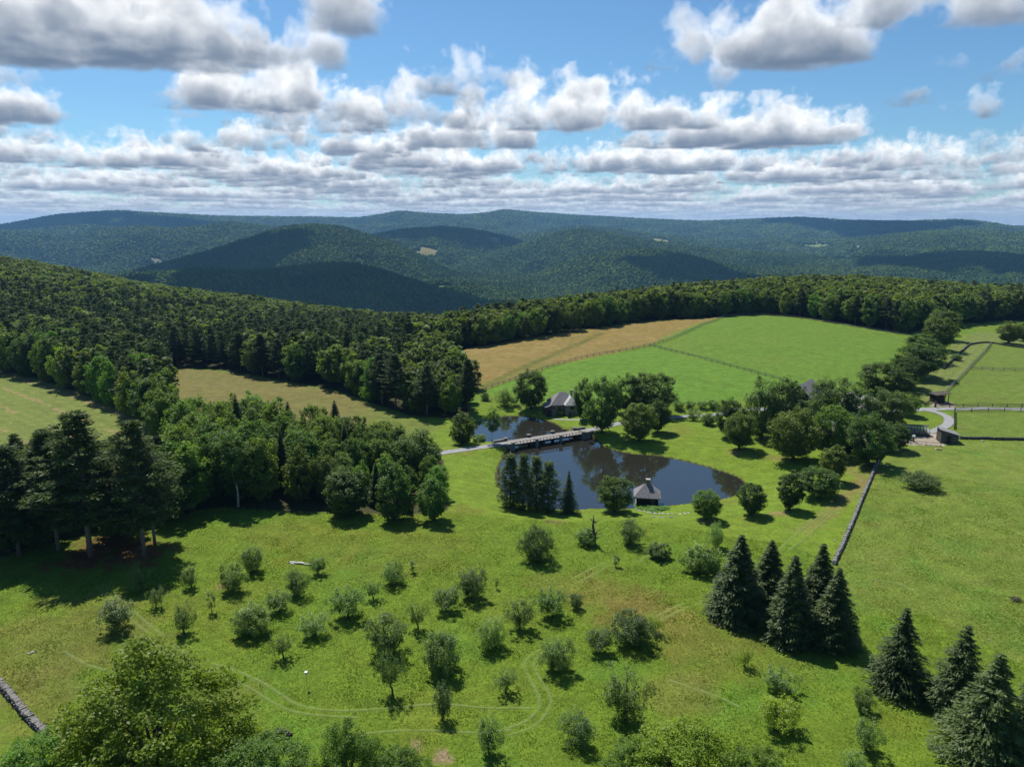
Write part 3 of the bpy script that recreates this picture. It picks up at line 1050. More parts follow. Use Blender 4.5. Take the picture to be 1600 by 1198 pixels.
def crown_points(rng, n, shape, lobes=9, lobe_amp=0.28, inner=0.35):
    """points in a lumpy unit crown: x, y in -1..1, z 0..1"""
    d = rand_unit(rng, n)
    dirs = rand_unit(rng, lobes)
    dirs[:, 2] = np.abs(dirs[:, 2]) * 0.8 - 0.1
    dirs = unit(dirs)
    bumps = np.exp(5.0 * (d @ dirs.T - 1.0)).max(1)
    rad = (1 - lobe_amp) + lobe_amp * 1.25 * bumps
    s = inner + (1 - inner) * rng.random(n) ** 0.55
    p = d * (rad * s)[:, None]
    z = p[:, 2] * 0.5 + 0.5
    if shape == 'ovoid':
        k = np.where(z < 0.45, 0.80 + 0.45 * z, 1.0 - 0.12 * (z - 0.45))
    elif shape == 'cone':
        k = 1.12 - 0.62 * z
    elif shape == 'vase':
        k = 0.62 + 0.62 * z - 0.25 * z * z
    elif shape == 'dome':
        k = np.where(z < 0.3, 1.12, 1.12 - 0.25 * (z - 0.3))
    else:
        k = np.ones(n)
    p = np.c_[p[:, 0] * k, p[:, 1] * k, z]
    return p, s


def broadleaf(seed, H, W, base, clumps, per, leaf, shape='ovoid', clump_r=0.16, lobes=9, lobe_amp=0.28, inner=0.35, flat=0.7, droop=0.0, trunk_r=None, limbs=9, gaps=0.0, low=0.0):
    """returns crown mesh arrays and a trunk MB; H height, W width in metres, base = height where leaves start"""
    rng = np.random.default_rng(seed)
    c, s = crown_points(rng, clumps, shape, lobes, lobe_amp, inner)
    if gaps:
        gd = rand_unit(rng, 14)
        dd = unit(c - np.array([0, 0, 0.5]))
        keep = (np.exp(9 * (dd @ gd.T - 1)).max(1)) < 1 - gaps * rng.random(len(c))
        c, s = c[keep], s[keep]
    ch = H - base
    cw = W / 2
    ctr = np.c_[c[:, 0] * cw, c[:, 1] * cw, base + c[:, 2] * ch]
    n = len(ctr)
    cr = clump_r * W * (0.65 + 0.7 * rng.random(n))
    off = rand_unit(rng, n * per) * (rng.random((n * per, 1)) ** 0.45)
    off[:, 2] = off[:, 2] * flat
    pos = np.repeat(ctr, per, 0) + off * np.repeat(cr, per)[:, None]
    pos[:, 2] -= droop * np.abs(off[:, 0]) * W * 0.1
    # the crown fills its stated height and width
    zlo = low if low > 0 else max(base, 0.03 * H)
    za, zb_ = np.percentile(pos[:, 2], 0.5), np.percentile(pos[:, 2], 99.7)
    k_ = (H - zlo) / (zb_ - za)
    pos[:, 2] = np.maximum(zlo + (pos[:, 2] - za) * k_, zlo * 0.8)
    ctr[:, 2] = zlo + (ctr[:, 2] - za) * k_
    rw = np.percentile(np.hypot(pos[:, 0], pos[:, 1]), 97.5)
    pos[:, :2] *= W / 2 / rw
    ctr[:, :2] *= W / 2 / rw
    mid = np.array([0, 0, base + ch * 0.42])
    outw = unit(pos - mid)
    nrm = unit(outw * 0.55 + np.array([0, 0, 0.55]) + rand_unit(rng, len(pos)) * 0.85)
    along = unit(outw * 0.6 + np.array([0, 0, -0.5]) + rand_unit(rng, len(pos)) * 0.7)
    sz = leaf * (0.6 + 0.8 * rng.random(len(pos)))
    val = np.repeat(rng.random(n), per) * 0.6 + rng.random(len(pos)) * 0.4
    crown = cards(rng, pos, nrm, along, sz, sz * 0.62, val)
    tb = MB()
    tr = trunk_r or 0.022 * H + 0.02
    top = np.array([rng.normal() * 0.03 * W, rng.normal() * 0.03 * W, base + ch * 0.55])
    npt = 6
    pts = [np.array([0, 0, -0.4])] + [top * (k / npt) ** 1.0 + np.r_[rng.normal(size=2) * 0.012 * W * min(k, 2), 0] for k in range(1, npt + 1)]
    rad = [tr * 1.45] + [tr * (1.05 - 0.75 * k / npt) for k in range(1, npt + 1)]
    tb.tube(pts, rad, 8)
    order = np.argsort(-s)[: max(limbs * 3, 3)]
    for j in rng.choice(order, min(limbs, len(order)), replace=False):
        e = ctr[j]
        k = rng.uniform(0.35, 0.8)
        st = top * k * min(1.0, max(base, 0.12 * H) / max(top[2] * k, 1e-3) + 0.35)
        st[2] = min(st[2], e[2] - 0.05 * H)
        st[2] = max(st[2], 0.08 * H)
        mi = st * 0.5 + e * 0.5 + np.r_[rng.normal(size=2) * 0.03 * W, -0.02 * H]
        tb.tube([st, mi, e], [tr * 0.45, tr * 0.28, tr * 0.06], 5)
    return crown, tb


def spruce(seed, H, W, levels, base=0.02, card=0.42, droop=0.28, dens=1.0, ragged=0.2, power=0.9):
    rng = np.random.default_rng(seed)
    P, Nn, A, LA, LB, V = [], [], [], [], [], []
    tb = MB()
    tb.tube([(0, 0, -0.4), (0, 0, H * 0.5), (0, 0, H * 0.985)], [0.016 * H + 0.03, 0.009 * H + 0.02, 0.012], 7)
    for L in range(levels):
        t = (L + rng.uniform(-0.3, 0.3)) / levels
        t = min(max(t, 0.0), 0.995)
        z = H * (base + (1 - base) * t)
        Rm = W / 2 * ((1 - t) ** power) * (0.96 if t > 0.10 else 0.78 + 1.8 * t) + 0.10
        nb = max(5, int((6 + 7 * (1 - t)) * 1.0))
        a0 = rng.uniform(0, 6.28)
        for k in range(nb):
            a = a0 + 2 * math.pi * (k + rng.uniform(-0.3, 0.3)) / nb
            ln = Rm * (1 + ragged * rng.uniform(-1.0, 0.7))
            d = np.array([math.cos(a), math.sin(a), 0.0])
            side = np.array([-d[1], d[0], 0.0])
            steps = max(3, int(ln / (card * 0.55) * dens))
            s = (np.arange(steps) + rng.random(steps)) / steps
            s = np.clip(s, 0.08, 1.0)
            up = 0.10 * (1 - t) * ln
            zz = z + up * np.sin(s * 2.2) - droop * ln * s ** 1.7 + 0.10 * ln * np.clip(s - 0.75, 0, 1)
            pc = d[None] * (s * ln)[:, None] + np.c_[np.zeros(steps), np.zeros(steps), zz]
            for sg in (-1, 0, 1):
                wv = (0.42 * ln * (1 - 0.72 * s) + 0.06) * (0 if sg == 0 else sg) * rng.uniform(0.45, 0.8, steps)
                p = pc + side[None] * wv[:, None]
                p[:, 2] -= np.abs(wv) * 0.30 + rng.uniform(0, 0.06, steps) * card
                al = d[None] * (0.8 if sg else 1.0) + side[None] * (0.75 * sg) + np.array([0, 0, -0.22]) + rng.normal(size=(steps, 3)) * 0.22
                nm = unit(np.array([0, 0, 1.0]) + d[None] * 0.35 + rng.normal(size=(steps, 3)) * 0.38)
                P.append(p); Nn.append(nm); A.append(unit(al))
                LA.append(card * rng.uniform(0.7, 1.2, steps)); LB.append(card * rng.uniform(0.22, 0.40, steps))
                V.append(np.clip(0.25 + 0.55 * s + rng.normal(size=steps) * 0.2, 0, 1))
    return cards(rng, np.concatenate(P), np.concatenate(Nn), np.concatenate(A), np.concatenate(LA), np.concatenate(LB), np.concatenate(V)), tb


def pine(seed, H, W, base=0.28, whorls=20, tuft=0.42, per=26, flatten=0.45):
    rng = np.random.default_rng(seed)
    P, Nn, A, LA, LB, V = [], [], [], [], [], []
    tb = MB()
    lean = rng.normal(size=2) * 0.012 * H
    tb.tube([(0, 0, -0.4), (lean[0] * 0.3, lean[1] * 0.3, H * 0.35), (lean[0] * 0.7, lean[1] * 0.7, H * 0.7), (lean[0], lean[1], H * 0.97)], [0.013 * H + 0.04, 0.010 * H, 0.006 * H, 0.02], 8)
    for L in range(whorls):
        t = (L + rng.uniform(-0.35, 0.35)) / whorls
        t = min(max(t, 0), 0.99)
        z = H * (base + (1 - base) * t)
        prof = (0.55 + 1.5 * t) if t < 0.28 else (1.0 - ((t - 0.28) / 0.72) ** 1.12) * 0.97 + 0.04
        nb = rng.integers(4, 7)
        a0 = rng.uniform(0, 6.28)
        for k in range(nb):
            a = a0 + 2 * math.pi * (k + rng.uniform(-0.35, 0.35)) / nb
            ln = W / 2 * prof * rng.uniform(0.55, 1.12) + 0.25
            d = np.array([math.cos(a), math.sin(a), 0])
            rise = rng.uniform(-0.05, 0.22) + 0.25 * t
            tip = d * ln + np.array([0, 0, z + rise * ln])
            st = np.array([lean[0] * z / H, lean[1] * z / H, z])
            tb.tube([st, (st + tip) / 2 + np.array([0, 0, -0.05 * ln]), tip], [0.008 * H * (1 - 0.7 * t) * 0.5, 0.02 + 0.002 * H * (1 - t), 0.015], 4)
            ncl = max(2, int(ln / 0.85))
            for c in range(ncl):
                s = rng.uniform(0.30, 1.05)
                cc = st + (tip - st) * s + np.array([-d[1], d[0], 0]) * rng.normal() * 0.16 * ln + np.array([0, 0, rng.uniform(0, 0.25)])
                off = rand_unit(rng, per) * (rng.random((per, 1)) ** 0.5) * rng.uniform(0.6, 1.0) * (0.55 + 0.055 * W)
                off[:, 2] *= flatten
                P.append(cc + off)
                nm = unit(np.array([0, 0, 0.9]) + rand_unit(rng, per) * 0.8)
                Nn.append(nm)
                A.append(unit(off * 0.8 + np.array([0, 0, 0.35]) + d * 0.5 + rand_unit(rng, per) * 0.35))
                LA.append(tuft * rng.uniform(0.6, 1.2, per)); LB.append(tuft * rng.uniform(0.16, 0.30, per))
                V.append(np.clip(rng.random() * 0.55 + rng.random(per) * 0.45, 0, 1))
    return cards(rng, np.concatenate(P), np.concatenate(Nn), np.concatenate(A), np.concatenate(LA), np.concatenate(LB), np.concatenate(V)), tb


PROTO = {}


def proto(key, made, H, W, leafmat, bark, bark2=None):
    (v, f, val), tb = made
    cm = mesh_np('crown', v, f, leafmat, False, {'leaf': ('FACE', 'FLOAT', val)})
    tm = tb.mesh('trunk', bark, True)
    PROTO[key] = (cm, tm, H, W)


# maples and other parkland trees
for i in range(4):
    proto('maple%d' % i, broadleaf(100 + i, 10.0, 7.4, 0.55, 210, 80, 0.150, 'ovoid', 0.105, 22, 0.24, 0.50, 0.75, limbs=10, low=1.0), 10.0, 7.4, LEAF, BARK)
for i in range(2):
    proto('column%d' % i, broadleaf(120 + i, 10.0, 5.0, 0.5, 170, 70, 0.145, 'ovoid', 0.125, 16, 0.22, 0.45, 0.8, limbs=9, low=0.9), 10.0, 5.0, LEAF, BARK)
for i in range(3):
    proto('shade%d' % i, broadleaf(130 + i, 14.0, 11.0, 0.5, 260, 84, 0.20, 'ovoid', 0.095, 26, 0.38, 0.42, 0.7, limbs=14, gaps=0.35, low=1.5), 14.0, 11.0, LEAF, BARK)
for i in range(2):
    proto('feather%d' % i, broadleaf(140 + i, 13.0, 8.0, 0.4, 230, 76, 0.165, 'round', 0.10, 22, 0.42, 0.35, 0.95, limbs=14, gaps=0.4, low=0.8), 13.0, 8.0, LEAF, BARK_PALE)
# woodland trees
for i in range(6):
    proto('wood%d' % i, broadleaf(150 + i, 15.0, 9.0, 0.6, 190, 64, 0.245, ('ovoid', 'ovoid', 'ovoid', 'round', 'cone', 'round')[i], 0.11, 20, 0.36, 0.42, 0.75, limbs=8, gaps=0.3, low=0.9), 15.0, 9.0, LEAF, BARK)
proto('birch', broadleaf(170, 14.0, 6.5, 4.6, 130, 60, 0.17, 'ovoid', 0.11, 14, 0.40, 0.3, 1.0, limbs=9, gaps=0.5, trunk_r=0.15), 14.0, 6.5, LEAF, BARK_BIRCH)
# orchard trees
APPLE_SPEC = [  # H, W, base, clumps, per, leaf, shape, clump_r, lobe_amp, gaps, flat
    (4.6, 4.6, 0.5, 170, 66, 0.078, 'dome', 0.10, 0.34, 0.30, 0.8),
    (4.4, 4.2, 0.85, 140, 58, 0.078, 'round', 0.085, 0.42, 0.45, 1.2),
    (4.8, 3.8, 0.6, 150, 46, 0.075, 'vase', 0.065, 0.50, 0.5, 2.0),
    (4.2, 5.0, 0.05, 200, 66, 0.08, 'dome', 0.095, 0.30, 0.15, 0.8),
    (5.0, 3.2, 0.5, 130, 46, 0.075, 'cone', 0.075, 0.48, 0.45, 2.1),
    (4.6, 4.2, 1.1, 110, 42, 0.072, 'round', 0.062, 0.54, 0.6, 1.8),
    (4.0, 4.4, 0.02, 200, 66, 0.08, 'dome', 0.10, 0.26, 0.1, 0.85),
    (4.6, 4.8, 0.5, 150, 64, 0.078, 'round', 0.105, 0.44, 0.4, 0.8),
]
for i, (H, W, b, nc, per, lf, sh, cr, la, gp, fl) in enumerate(APPLE_SPEC):
    proto('apple%d' % i, broadleaf(200 + i, H, W, b, nc, per, lf, sh, cr, 13, la, 0.30, fl, 0.25, 0.13, 13, gp), H, W, LEAF_APPLE, BARK)
proto('sapling', broadleaf(230, 4.0, 1.5, 0.8, 34, 26, 0.085, 'cone', 0.16, 9, 0.5, 0.2, 0.9, trunk_r=0.05, limbs=8, gaps=0.4), 4.0, 1.5, LEAF_APPLE, BARK)
proto('shrub0', broadleaf(240, 3.0, 4.6, 0.1, 140, 46, 0.11, 'dome', 0.10, 14, 0.28, 0.4, 0.8, trunk_r=0.08, limbs=8), 3.0, 4.6, LEAF_APPLE, BARK)
proto('shrub1', broadleaf(241, 2.6, 3.4, 0.05, 100, 46, 0.11, 'dome', 0.12, 12, 0.34, 0.4, 0.85, trunk_r=0.08, limbs=6, gaps=0.2), 2.6, 3.4, LEAF_APPLE, BARK)
# large near maple in front of the camera
proto('near0', broadleaf(250, 13.0, 11.0, 1.0, 560, 110, 0.112, 'cone', 0.056, 20, 0.50, 0.38, 0.75, limbs=22, gaps=0.35), 13.0, 11.0, LEAF, BARK)
proto('near1', broadleaf(251, 9.0, 9.0, 0.8, 420, 100, 0.092, 'dome', 0.066, 26, 0.36, 0.42, 0.6, limbs=18, gaps=0.3), 9.0, 9.0, LEAF, BARK)
# conifers
for i in range(3):
    proto('spruce%d' % i, spruce(300 + i, 14.0, 7.6, 46, 0.012, 0.25, 0.24, 1.05, 0.24, 0.82), 14.0, 7.6, NEEDLE, BARK)
for i in range(2):
    proto('openspruce%d' % i, spruce(310 + i, 13.0, 8.0, 34, 0.02, 0.22, 0.20, 1.15, 0.45, 0.85), 13.0, 8.0, NEEDLE, BARK)
for i in range(2):
    proto('larch%d' % i, pine(320 + i, 12.0, 5.6, 0.03, 24, 0.26, 30, 0.7), 12.0, 5.6, NEEDLE, BARK)
for i in range(3):
    proto('pine%d' % i, pine(330 + i, 24.0, 12.5, 0.24, 27, 0.40, 34, 0.42), 24.0, 12.5, NEEDLE, BARK_PALE)
# coarser trees for the deep woods
for i in range(5):
    proto('far_broad%d' % i, broadleaf(400 + i, 16.0, 9.5, 3.0, 80, 15, 0.75, ('ovoid', 'dome', 'round', 'vase', 'ovoid')[i], 0.125, 12, 0.32, 0.5, 0.7, limbs=3), 16.0, 9.5, FOREST_LEAF, BARK)
for i in range(3):
    proto('far_pine%d' % i, pine(410 + i, 19.0, 8.0, 0.18, 15, 0.85, 5, 0.5), 19.0, 8.0, FOREST_NEEDLE, BARK)

WHITE = (1, 1, 1, 1)


def plant(key, x, y, z, H, W, name, label, cat='tree', group=None, color=WHITE, rz=None, lean=0.0):
    cm, tm, h0, w0 = PROTO[key]
    rz = random.uniform(0, 6.28) if rz is None else rz
    t = thing(name, label, cat, (x, y, z), rz, group)
    t.scale = (W / w0, W / w0, H / h0)
    if lean:
        t.rotation_euler = (random.uniform(-lean, lean), random.uniform(-lean, lean), rz)
    for nm, me in (('trunk', tm), ('crown', cm)):
        o = bpy.data.objects.new(nm, me)
        o.color = color
        link(o, t)
    return t


def tree_px(key, u, vb, vt, wpx, name, label, cat='tree', group=None, color=WHITE, lean=0.0):
    """stand a tree on the ground point under pixel (u, vb), as tall as pixel row vt and as wide as wpx"""
    x, y, z = hit(u, vb)
    r = math.hypot(x, y)
    W = wpx * math.hypot(r, CAMZ - z) / FPX * (0.94 if key.startswith('apple') else 1.03)
    dep = math.atan2(CAMZ - z, r)
    d = pix_dir(u, vt)
    # the highest visible point is the crown's top, a little behind the axis for wide crowns
    H = CAMZ + d[2] / math.hypot(d[0], d[1]) * (r + 0.10 * W) - z
    H = max(H, 0.5)
    return plant(key, x, y, z, H, W, name, label, cat, group, color, lean=lean)

# ------------------------------------------------------------------ orchard
G_OR = 'old apple trees in the orchard meadow'
GR, SI, DK, YE, OL = (0.95, 1.05, 0.78, 1), (1.30, 1.36, 1.25, 1), (0.74, 0.84, 0.70, 1), (1.6, 1.55, 0.4, 1), (0.95, 1.0, 0.55, 1)
ORCHARD = [
    ('apple4', 220, 924, 875, 30, DK, 'small conical tree just in front of the tall pines\' shadow, leftmost of its row'),
    ('apple5', 245, 950, 915, 30, OL, 'small open fruit tree below the conical one near the pine shadow'),
    ('apple4', 299, 919, 882, 26, OL, 'small upright brownish fruit tree right of the tall pines\' shadow'),
    ('sapling', 331, 956, 922, 14, OL, 'thin young tree at the left of the orchard, between two bushier ones'),
    ('apple4', 182, 985, 931, 50, DK, 'leftmost orchard tree, dark and upright, beside the pale wheel tracks'),
    ('apple2', 288, 991, 935, 38, OL, 'spiky upright orchard tree just behind the big foreground maple'),
    ('apple0', 365, 924, 879, 42, GR, 'round grey-green apple tree left of the one nearest the wood'),
    ('apple0', 396, 893, 852, 38, GR, 'round apple tree nearest the dark wood, farthest back on the left of the orchard'),
    ('apple1', 497, 898, 868, 30, GR, 'small apple tree beside the white fallen birch log'),
    ('apple7', 464, 930, 887, 40, GR, 'rounded apple tree just in front of the white fallen birch log'),
    ('apple1', 437, 957, 921, 42, SI, 'pale apple tree between the silvery bush and the birch log trees'),
    ('apple6', 395, 989, 942, 55, SI, 'silvery bushy apple tree with leaves down to the grass at left of orchard'),
    ('apple1', 493, 996, 956, 50, SI, 'pale open-crowned apple tree right of the silvery bush'),
    ('apple1', 544, 966, 915, 60, GR, 'wide green apple tree on a clear trunk, left centre of orchard'),
    ('apple5', 443, 1031, 985, 40, OL, 'dark thin apple tree above the white box on a pole'),
    ('apple7', 616, 912, 875, 42, GR, 'bushy apple tree at the back centre beside a tiny sapling'),
    ('apple5', 583, 936, 903, 34, GR, 'small apple tree left of and below the back centre bushy one'),
    ('apple0', 737, 935, 886, 50, DK, 'dark round apple tree at the back, centre of the orchard'),
    ('apple1', 697, 954, 915, 48, GR, 'flat-topped apple tree with clear trunk left of the dark round one'),
    ('apple5', 653, 984, 936, 42, OL, 'leaning open apple tree between the flat-topped one and the big grey one'),
    ('apple2', 812, 984, 928, 52, OL, 'spreading spiky apple tree with bare twigs at centre of orchard'),
    ('apple1', 863, 964, 917, 54, GR, 'layered apple tree right of the spiky one, beside a small round one'),
    ('apple0', 901, 950, 926, 24, DK, 'small round apple tree close to the right of the layered one'),
    ('apple0', 604, 1020, 959, 64, GR, 'large dense grey-green apple tree standing behind a sparse leggy one'),
    ('apple5', 613, 1086, 1008, 50, GR, 'sparse leggy apple tree with tall bare trunk in front of the large dense one'),
    ('apple6', 690, 1050, 985, 62, SI, 'silvery cone-shaped apple bush with leaves to the ground, centre of orchard'),
    ('apple7', 768, 1013, 963, 52, SI, 'pale-bottomed apple tree right of and behind the silvery cone-shaped one'),
    ('apple0', 870, 1048, 996, 56, GR, 'apple tree at the head of the curved pair of wheel tracks'),
    ('apple1', 935, 1019, 978, 48, DK, 'small apple tree left against the large dark bushy one'),
    ('apple3', 985, 1008, 952, 68, DK, 'large dark bushy apple tree, right of centre in the orchard'),
    ('apple5', 1024, 989, 957, 32, YE, 'little yellowish tree just right of the large dark bushy apple'),
    ('apple5', 790, 1083, 1041, 46, OL, 'low round apple tree left of the curved wheel tracks'),
    ('apple4', 692, 1128, 1064, 34, DK, 'narrow dark upright tree at the front centre of the orchard'),
    ('apple2', 765, 1180, 1111, 50, GR, 'apple tree with spiky top nearest the bottom edge at centre'),
    ('apple7', 903, 1166, 1111, 58, GR, 'rounded apple tree below the curved wheel tracks, near bottom edge'),
    ('apple2', 978, 1124, 1038, 78, OL, 'large spreading light green fruit tree at front right of the orchard'),
    ('apple3', 840, 876, 819, 58, DK, 'big dense grey apple tree alone below the pond\'s conifers'),
    ('apple3', 916, 851, 825, 38, GR, 'low apple bush at the foot of the dead-topped tree'),
    ('apple7', 984, 850, 807, 44, GR, 'drooping grey apple tree right of the dead-topped tree'),
    ('shrub1', 1029, 872, 847, 34, GR, 'low grey bush in mown rings right of the drooping apple tree'),
    ('sapling', 962, 886, 866, 12, GR, 'tiny sapling in the grass below the dead-topped tree'),
    ('sapling', 644, 895, 874, 12, SI, 'tiny pale sapling right of the back centre bushy apple tree'),
    ('sapling', 776, 922, 902, 8, OL, 'tiny bare sapling right of the dark round apple tree'),
    ('shrub0', 1098, 894, 850, 56, SI, 'silvery rounded bush left against the big spruce clump'),
    ('apple7', 1118, 856, 815, 32, SI, 'grey-green tree behind the silvery bush by the spruces'),
    ('apple5', 1164, 1042, 1006, 30, YE, 'thin small yellowish fruit tree alone below the spruce clump'),
    ('apple2', 1218, 1082, 1040, 54, GR, 'grey-green fruit tree right behind the yellow one'),
    ('apple1', 1211, 1142, 1083, 66, (1.9, 1.85, 0.30, 1), 'bright yellow-green fruit tree at the lower right'),
    ('apple0', 1346, 1110, 1073, 30, GR, 'small round tree above its twin, left of the right-hand spruces'),
    ('apple2', 1353, 1172, 1112, 44, GR, 'thin upright tree below the small round one, left of the right-hand spruces'),
    ('apple2', 1332, 1215, 1166, 34, SI, 'pale treetop cut by the bottom edge left of the right-hand spruces'),
]
for (k, u, vb, vt, w, c, lab) in ORCHARD:
    nm = {'sapl': 'sapling', 'shru': 'shrub'}.get(k[:4], 'apple_tree')
    tree_px(k, u, vb, vt, w, nm, lab, {'apple_tree': 'fruit tree', 'shrub': 'bush', 'sapling': 'sapling'}[nm], G_OR, c, lean=0.05)

# dead-topped tree beside the pond
x, y, z = hit(928, 851)
dt = thing('dead_tree', 'dead-topped dark bare tree standing between two grey apple trees', 'tree', (x, y, z))
tb = MB()
rg = np.random.default_rng(5)
tb.tube([(0, 0, -0.3), (0.1, 0, 1.6), (-0.25, 0.1, 3.4), (-0.15, 0, 5.6)], [0.34, 0.27, 0.20, 0.04], 8)
for k in range(12):
    a = rg.uniform(0, 6.28)
    s = rg.uniform(1.5, 4.8)
    ln = rg.uniform(0.8, 1.9)
    p = np.array([-0.1, 0, s])
    e = p + np.array([math.cos(a) * ln, math.sin(a) * ln, ln * rg.uniform(0.2, 0.9)])
    tb.tube([p, (p + e) / 2 + rg.normal(size=3) * 0.12, e], [0.11, 0.06, 0.015], 5)
tb.build('trunk', BARK, dt, True)

# ------------------------------------------------------------------ trees round the ponds and the farm
MAP = (0.95, 1.0, 0.9, 1)
MDK = (0.72, 0.80, 0.72, 1)
MOL = (1.25, 1.1, 0.75, 1)
MGR = (0.95, 1.0, 1.25, 1)
MBR = (1.35, 1.45, 0.9, 1)
PARK = [
    ('maple0', 1103, 811, 765, 42, MBR, 'round_tree', 'small bright round tree on the pond bank right of the boathouse'),
    ('maple1', 1173, 805, 755, 40, (0.8, 1.0, 0.85, 1), 'round_tree', 'small round dark green tree right of the pond\'s tip, first in its row'),
    ('column0', 1233, 797, 735, 38, MDK, 'round_tree', 'narrow egg-shaped tree between the small round tree and the broad dome'),
    ('maple2', 1278, 777, 729, 56, (1.1, 1.2, 1.15, 1), 'round_tree', 'broad dome-shaped tree on short trunk beside the narrow egg-shaped ones'),
    ('column1', 1300, 753, 695, 34, MOL, 'round_tree', 'narrow bronze-topped egg-shaped tree behind the broad dome'),
    ('maple3', 1155, 702, 638, 47, MOL, 'maple_tree', 'round maple alone on the lawn with its shadow, upper bank of lower pond'),
    ('maple0', 1137, 684, 622, 38, MDK, 'maple_tree', 'dark maple half hidden behind the round lawn maple'),
    ('maple2', 1239, 720, 637, 70, MOL, 'maple_tree', 'large globe maple with olive crown left of the pointed green one'),
    ('maple1', 1297, 712, 633, 58, (1.15, 1.35, 0.8, 1), 'maple_tree', 'pointed bright green maple before the dark barn'),
    ('maple3', 1337, 700, 640, 40, (0.85, 1.0, 1.15, 1), 'maple_tree', 'bluish green small-crowned tree beside the dark barn'),
    ('shade0', 1357, 728, 645, 60, (0.85, 1.05, 1.1, 1), 'ash_tree', 'tall bluish green tree at the top end of the long stone wall'),
    ('maple0', 1392, 704, 660, 46, (0.8, 0.95, 0.85, 1), 'ash_tree', 'dark tree right of the stone wall\'s upper end, next to the yard'),
    ('feather0', 1190, 686, 590, 58, MGR, 'locust_tree', 'tall feathery grey-green tree behind the lawn maples'),
    ('feather1', 1224, 684, 588, 54, MGR, 'locust_tree', 'tall feathery tree right of its twin, left of the dark barn roof'),
    ('feather1', 1262, 676, 622, 48, MGR, 'locust_tree', 'lower feathery tree below the dark barn roof'),
    ('feather0', 1297, 668, 588, 62, MGR, 'locust_tree', 'broad feathery tree right of the dark barn roof'),
    ('feather1', 1334, 668, 600, 46, MGR, 'locust_tree', 'feathery tree left of the pale gabled farm roof'),
    ('feather0', 1386, 668, 607, 60, (1.0, 1.0, 1.3, 1), 'locust_tree', 'loose grey-green tree right of the pale gabled farm roof'),
    ('maple1', 1419, 650, 618, 26, (1.8, 1.9, 0.6, 1), 'small_tree', 'small yellow-green tree beside the driveway bend'),
    ('shade1', 1380, 618, 566, 74, MAP, 'shade_tree', 'wide dark shade tree at the lower end of the lane\'s tree row'),
    ('shade2', 1412, 606, 555, 50, MDK, 'shade_tree', 'shade tree second from the lower end of the lane\'s tree row'),
    ('shade0', 1432, 590, 537, 62, MDK, 'shade_tree', 'broad dark tree third in the lane\'s tree row, beside the green pasture'),
    ('shade1', 1442, 566, 522, 56, MAP, 'shade_tree', 'rounded tree fourth in the lane\'s tree row, beside the green pasture'),
    ('shade2', 1464, 546, 495, 44, MOL, 'shade_tree', 'olive tree fifth in the lane\'s tree row, where it meets the wood'),
    ('shade0', 1472, 530, 482, 44, MAP, 'shade_tree', 'uppermost tree in the lane\'s tree row against the wood'),
    ('maple2', 1575, 536, 502, 28, MOL, 'round_tree', 'round tree beside the curved dark wall at the right edge'),
    ('maple3', 1600, 533, 503, 26, MOL, 'round_tree', 'round tree cut by the right edge above the curved wall'),
    ('shrub0', 1494, 563, 553, 14, GR, 'bush', 'small bush against the dark lane wall'),
    ('apple3', 1439, 764, 735, 52, (0.85, 0.85, 0.75, 1), 'thorn_tree', 'low flat-topped tree alone in the right-hand pasture'),
    ('maple0', 830, 640, 578, 50, MDK, 'maple_tree', 'large dark maple left of the stone house'),
    ('feather1', 911, 655, 590, 32, MDK, 'tall_tree', 'narrow forked tree right against the stone house'),
    ('shade0', 940, 677, 588, 60, MAP, 'tall_tree', 'tallest shade tree by the road right of the bridge'),
    ('shade1', 979, 645, 585, 44, MDK, 'shade_tree', 'dark tree behind the tallest shade tree by the road'),
    ('shade2', 1018, 645, 582, 68, MAP, 'shade_tree', 'broad tree before the green pasture, right of the road trees'),
    ('maple1', 998, 690, 629, 53, MOL, 'maple_tree', 'globe maple on the pond bank mirrored in the water'),
    ('maple3', 1027, 676, 623, 38, MDK, 'maple_tree', 'darker globe maple behind the one mirrored in the water'),
    ('wood5', 722, 694, 640, 40, (1.1, 1.15, 0.8, 1), 'alder_tree', 'bushy tree on the left shore of the upper pond'),
    ('birch', 769, 692, 636, 26, (1.2, 1.25, 0.9, 1), 'slim_tree', 'slim tree on the causeway before the upper pond'),
    ('shrub1', 750, 691, 678, 22, (0.95, 1.1, 0.7, 1), 'bush', 'low bush between the two trees of the causeway'),
    ('apple7', 788, 634, 606, 32, GR, 'apple_tree', 'pale small tree left of the dark maple by the stone house'),
    ('apple1', 803, 634, 617, 18, SI, 'apple_tree', 'little pale tree between the dark maple and its left neighbour'),
    ('shrub1', 758, 626, 613, 14, GR, 'bush', 'small bush at the foot of the tan field'),
    ('shade2', 960, 799, 744, 54, (1.05, 1.1, 0.8, 1), 'pond_tree', 'loose green tree on the shore left of the boathouse'),
    ('apple7', 1083, 657, 638, 26, SI, 'apple_tree', 'small pale round tree above the road, left of two'),
    ('apple6', 1106, 664, 645, 24, SI, 'apple_tree', 'small pale round tree above the road, right of two'),
    ('apple0', 1060, 640, 625, 20, GR, 'apple_tree', 'first small fruit tree from the left in the row under the green pasture'),
    ('apple7', 1078, 638, 625, 18, GR, 'apple_tree', 'second small fruit tree from the left in the row under the green pasture'),
    ('apple1', 1096, 638, 625, 20, GR, 'apple_tree', 'third small fruit tree from the left in the row under the green pasture'),
    ('apple0', 1114, 638, 624, 20, GR, 'apple_tree', 'fourth small fruit tree from the left in the row under the green pasture'),
    ('shrub0', 876, 650, 640, 12, (1.1, 1.3, 0.6, 1), 'bush', 'green bush against the stone house wall'),
]
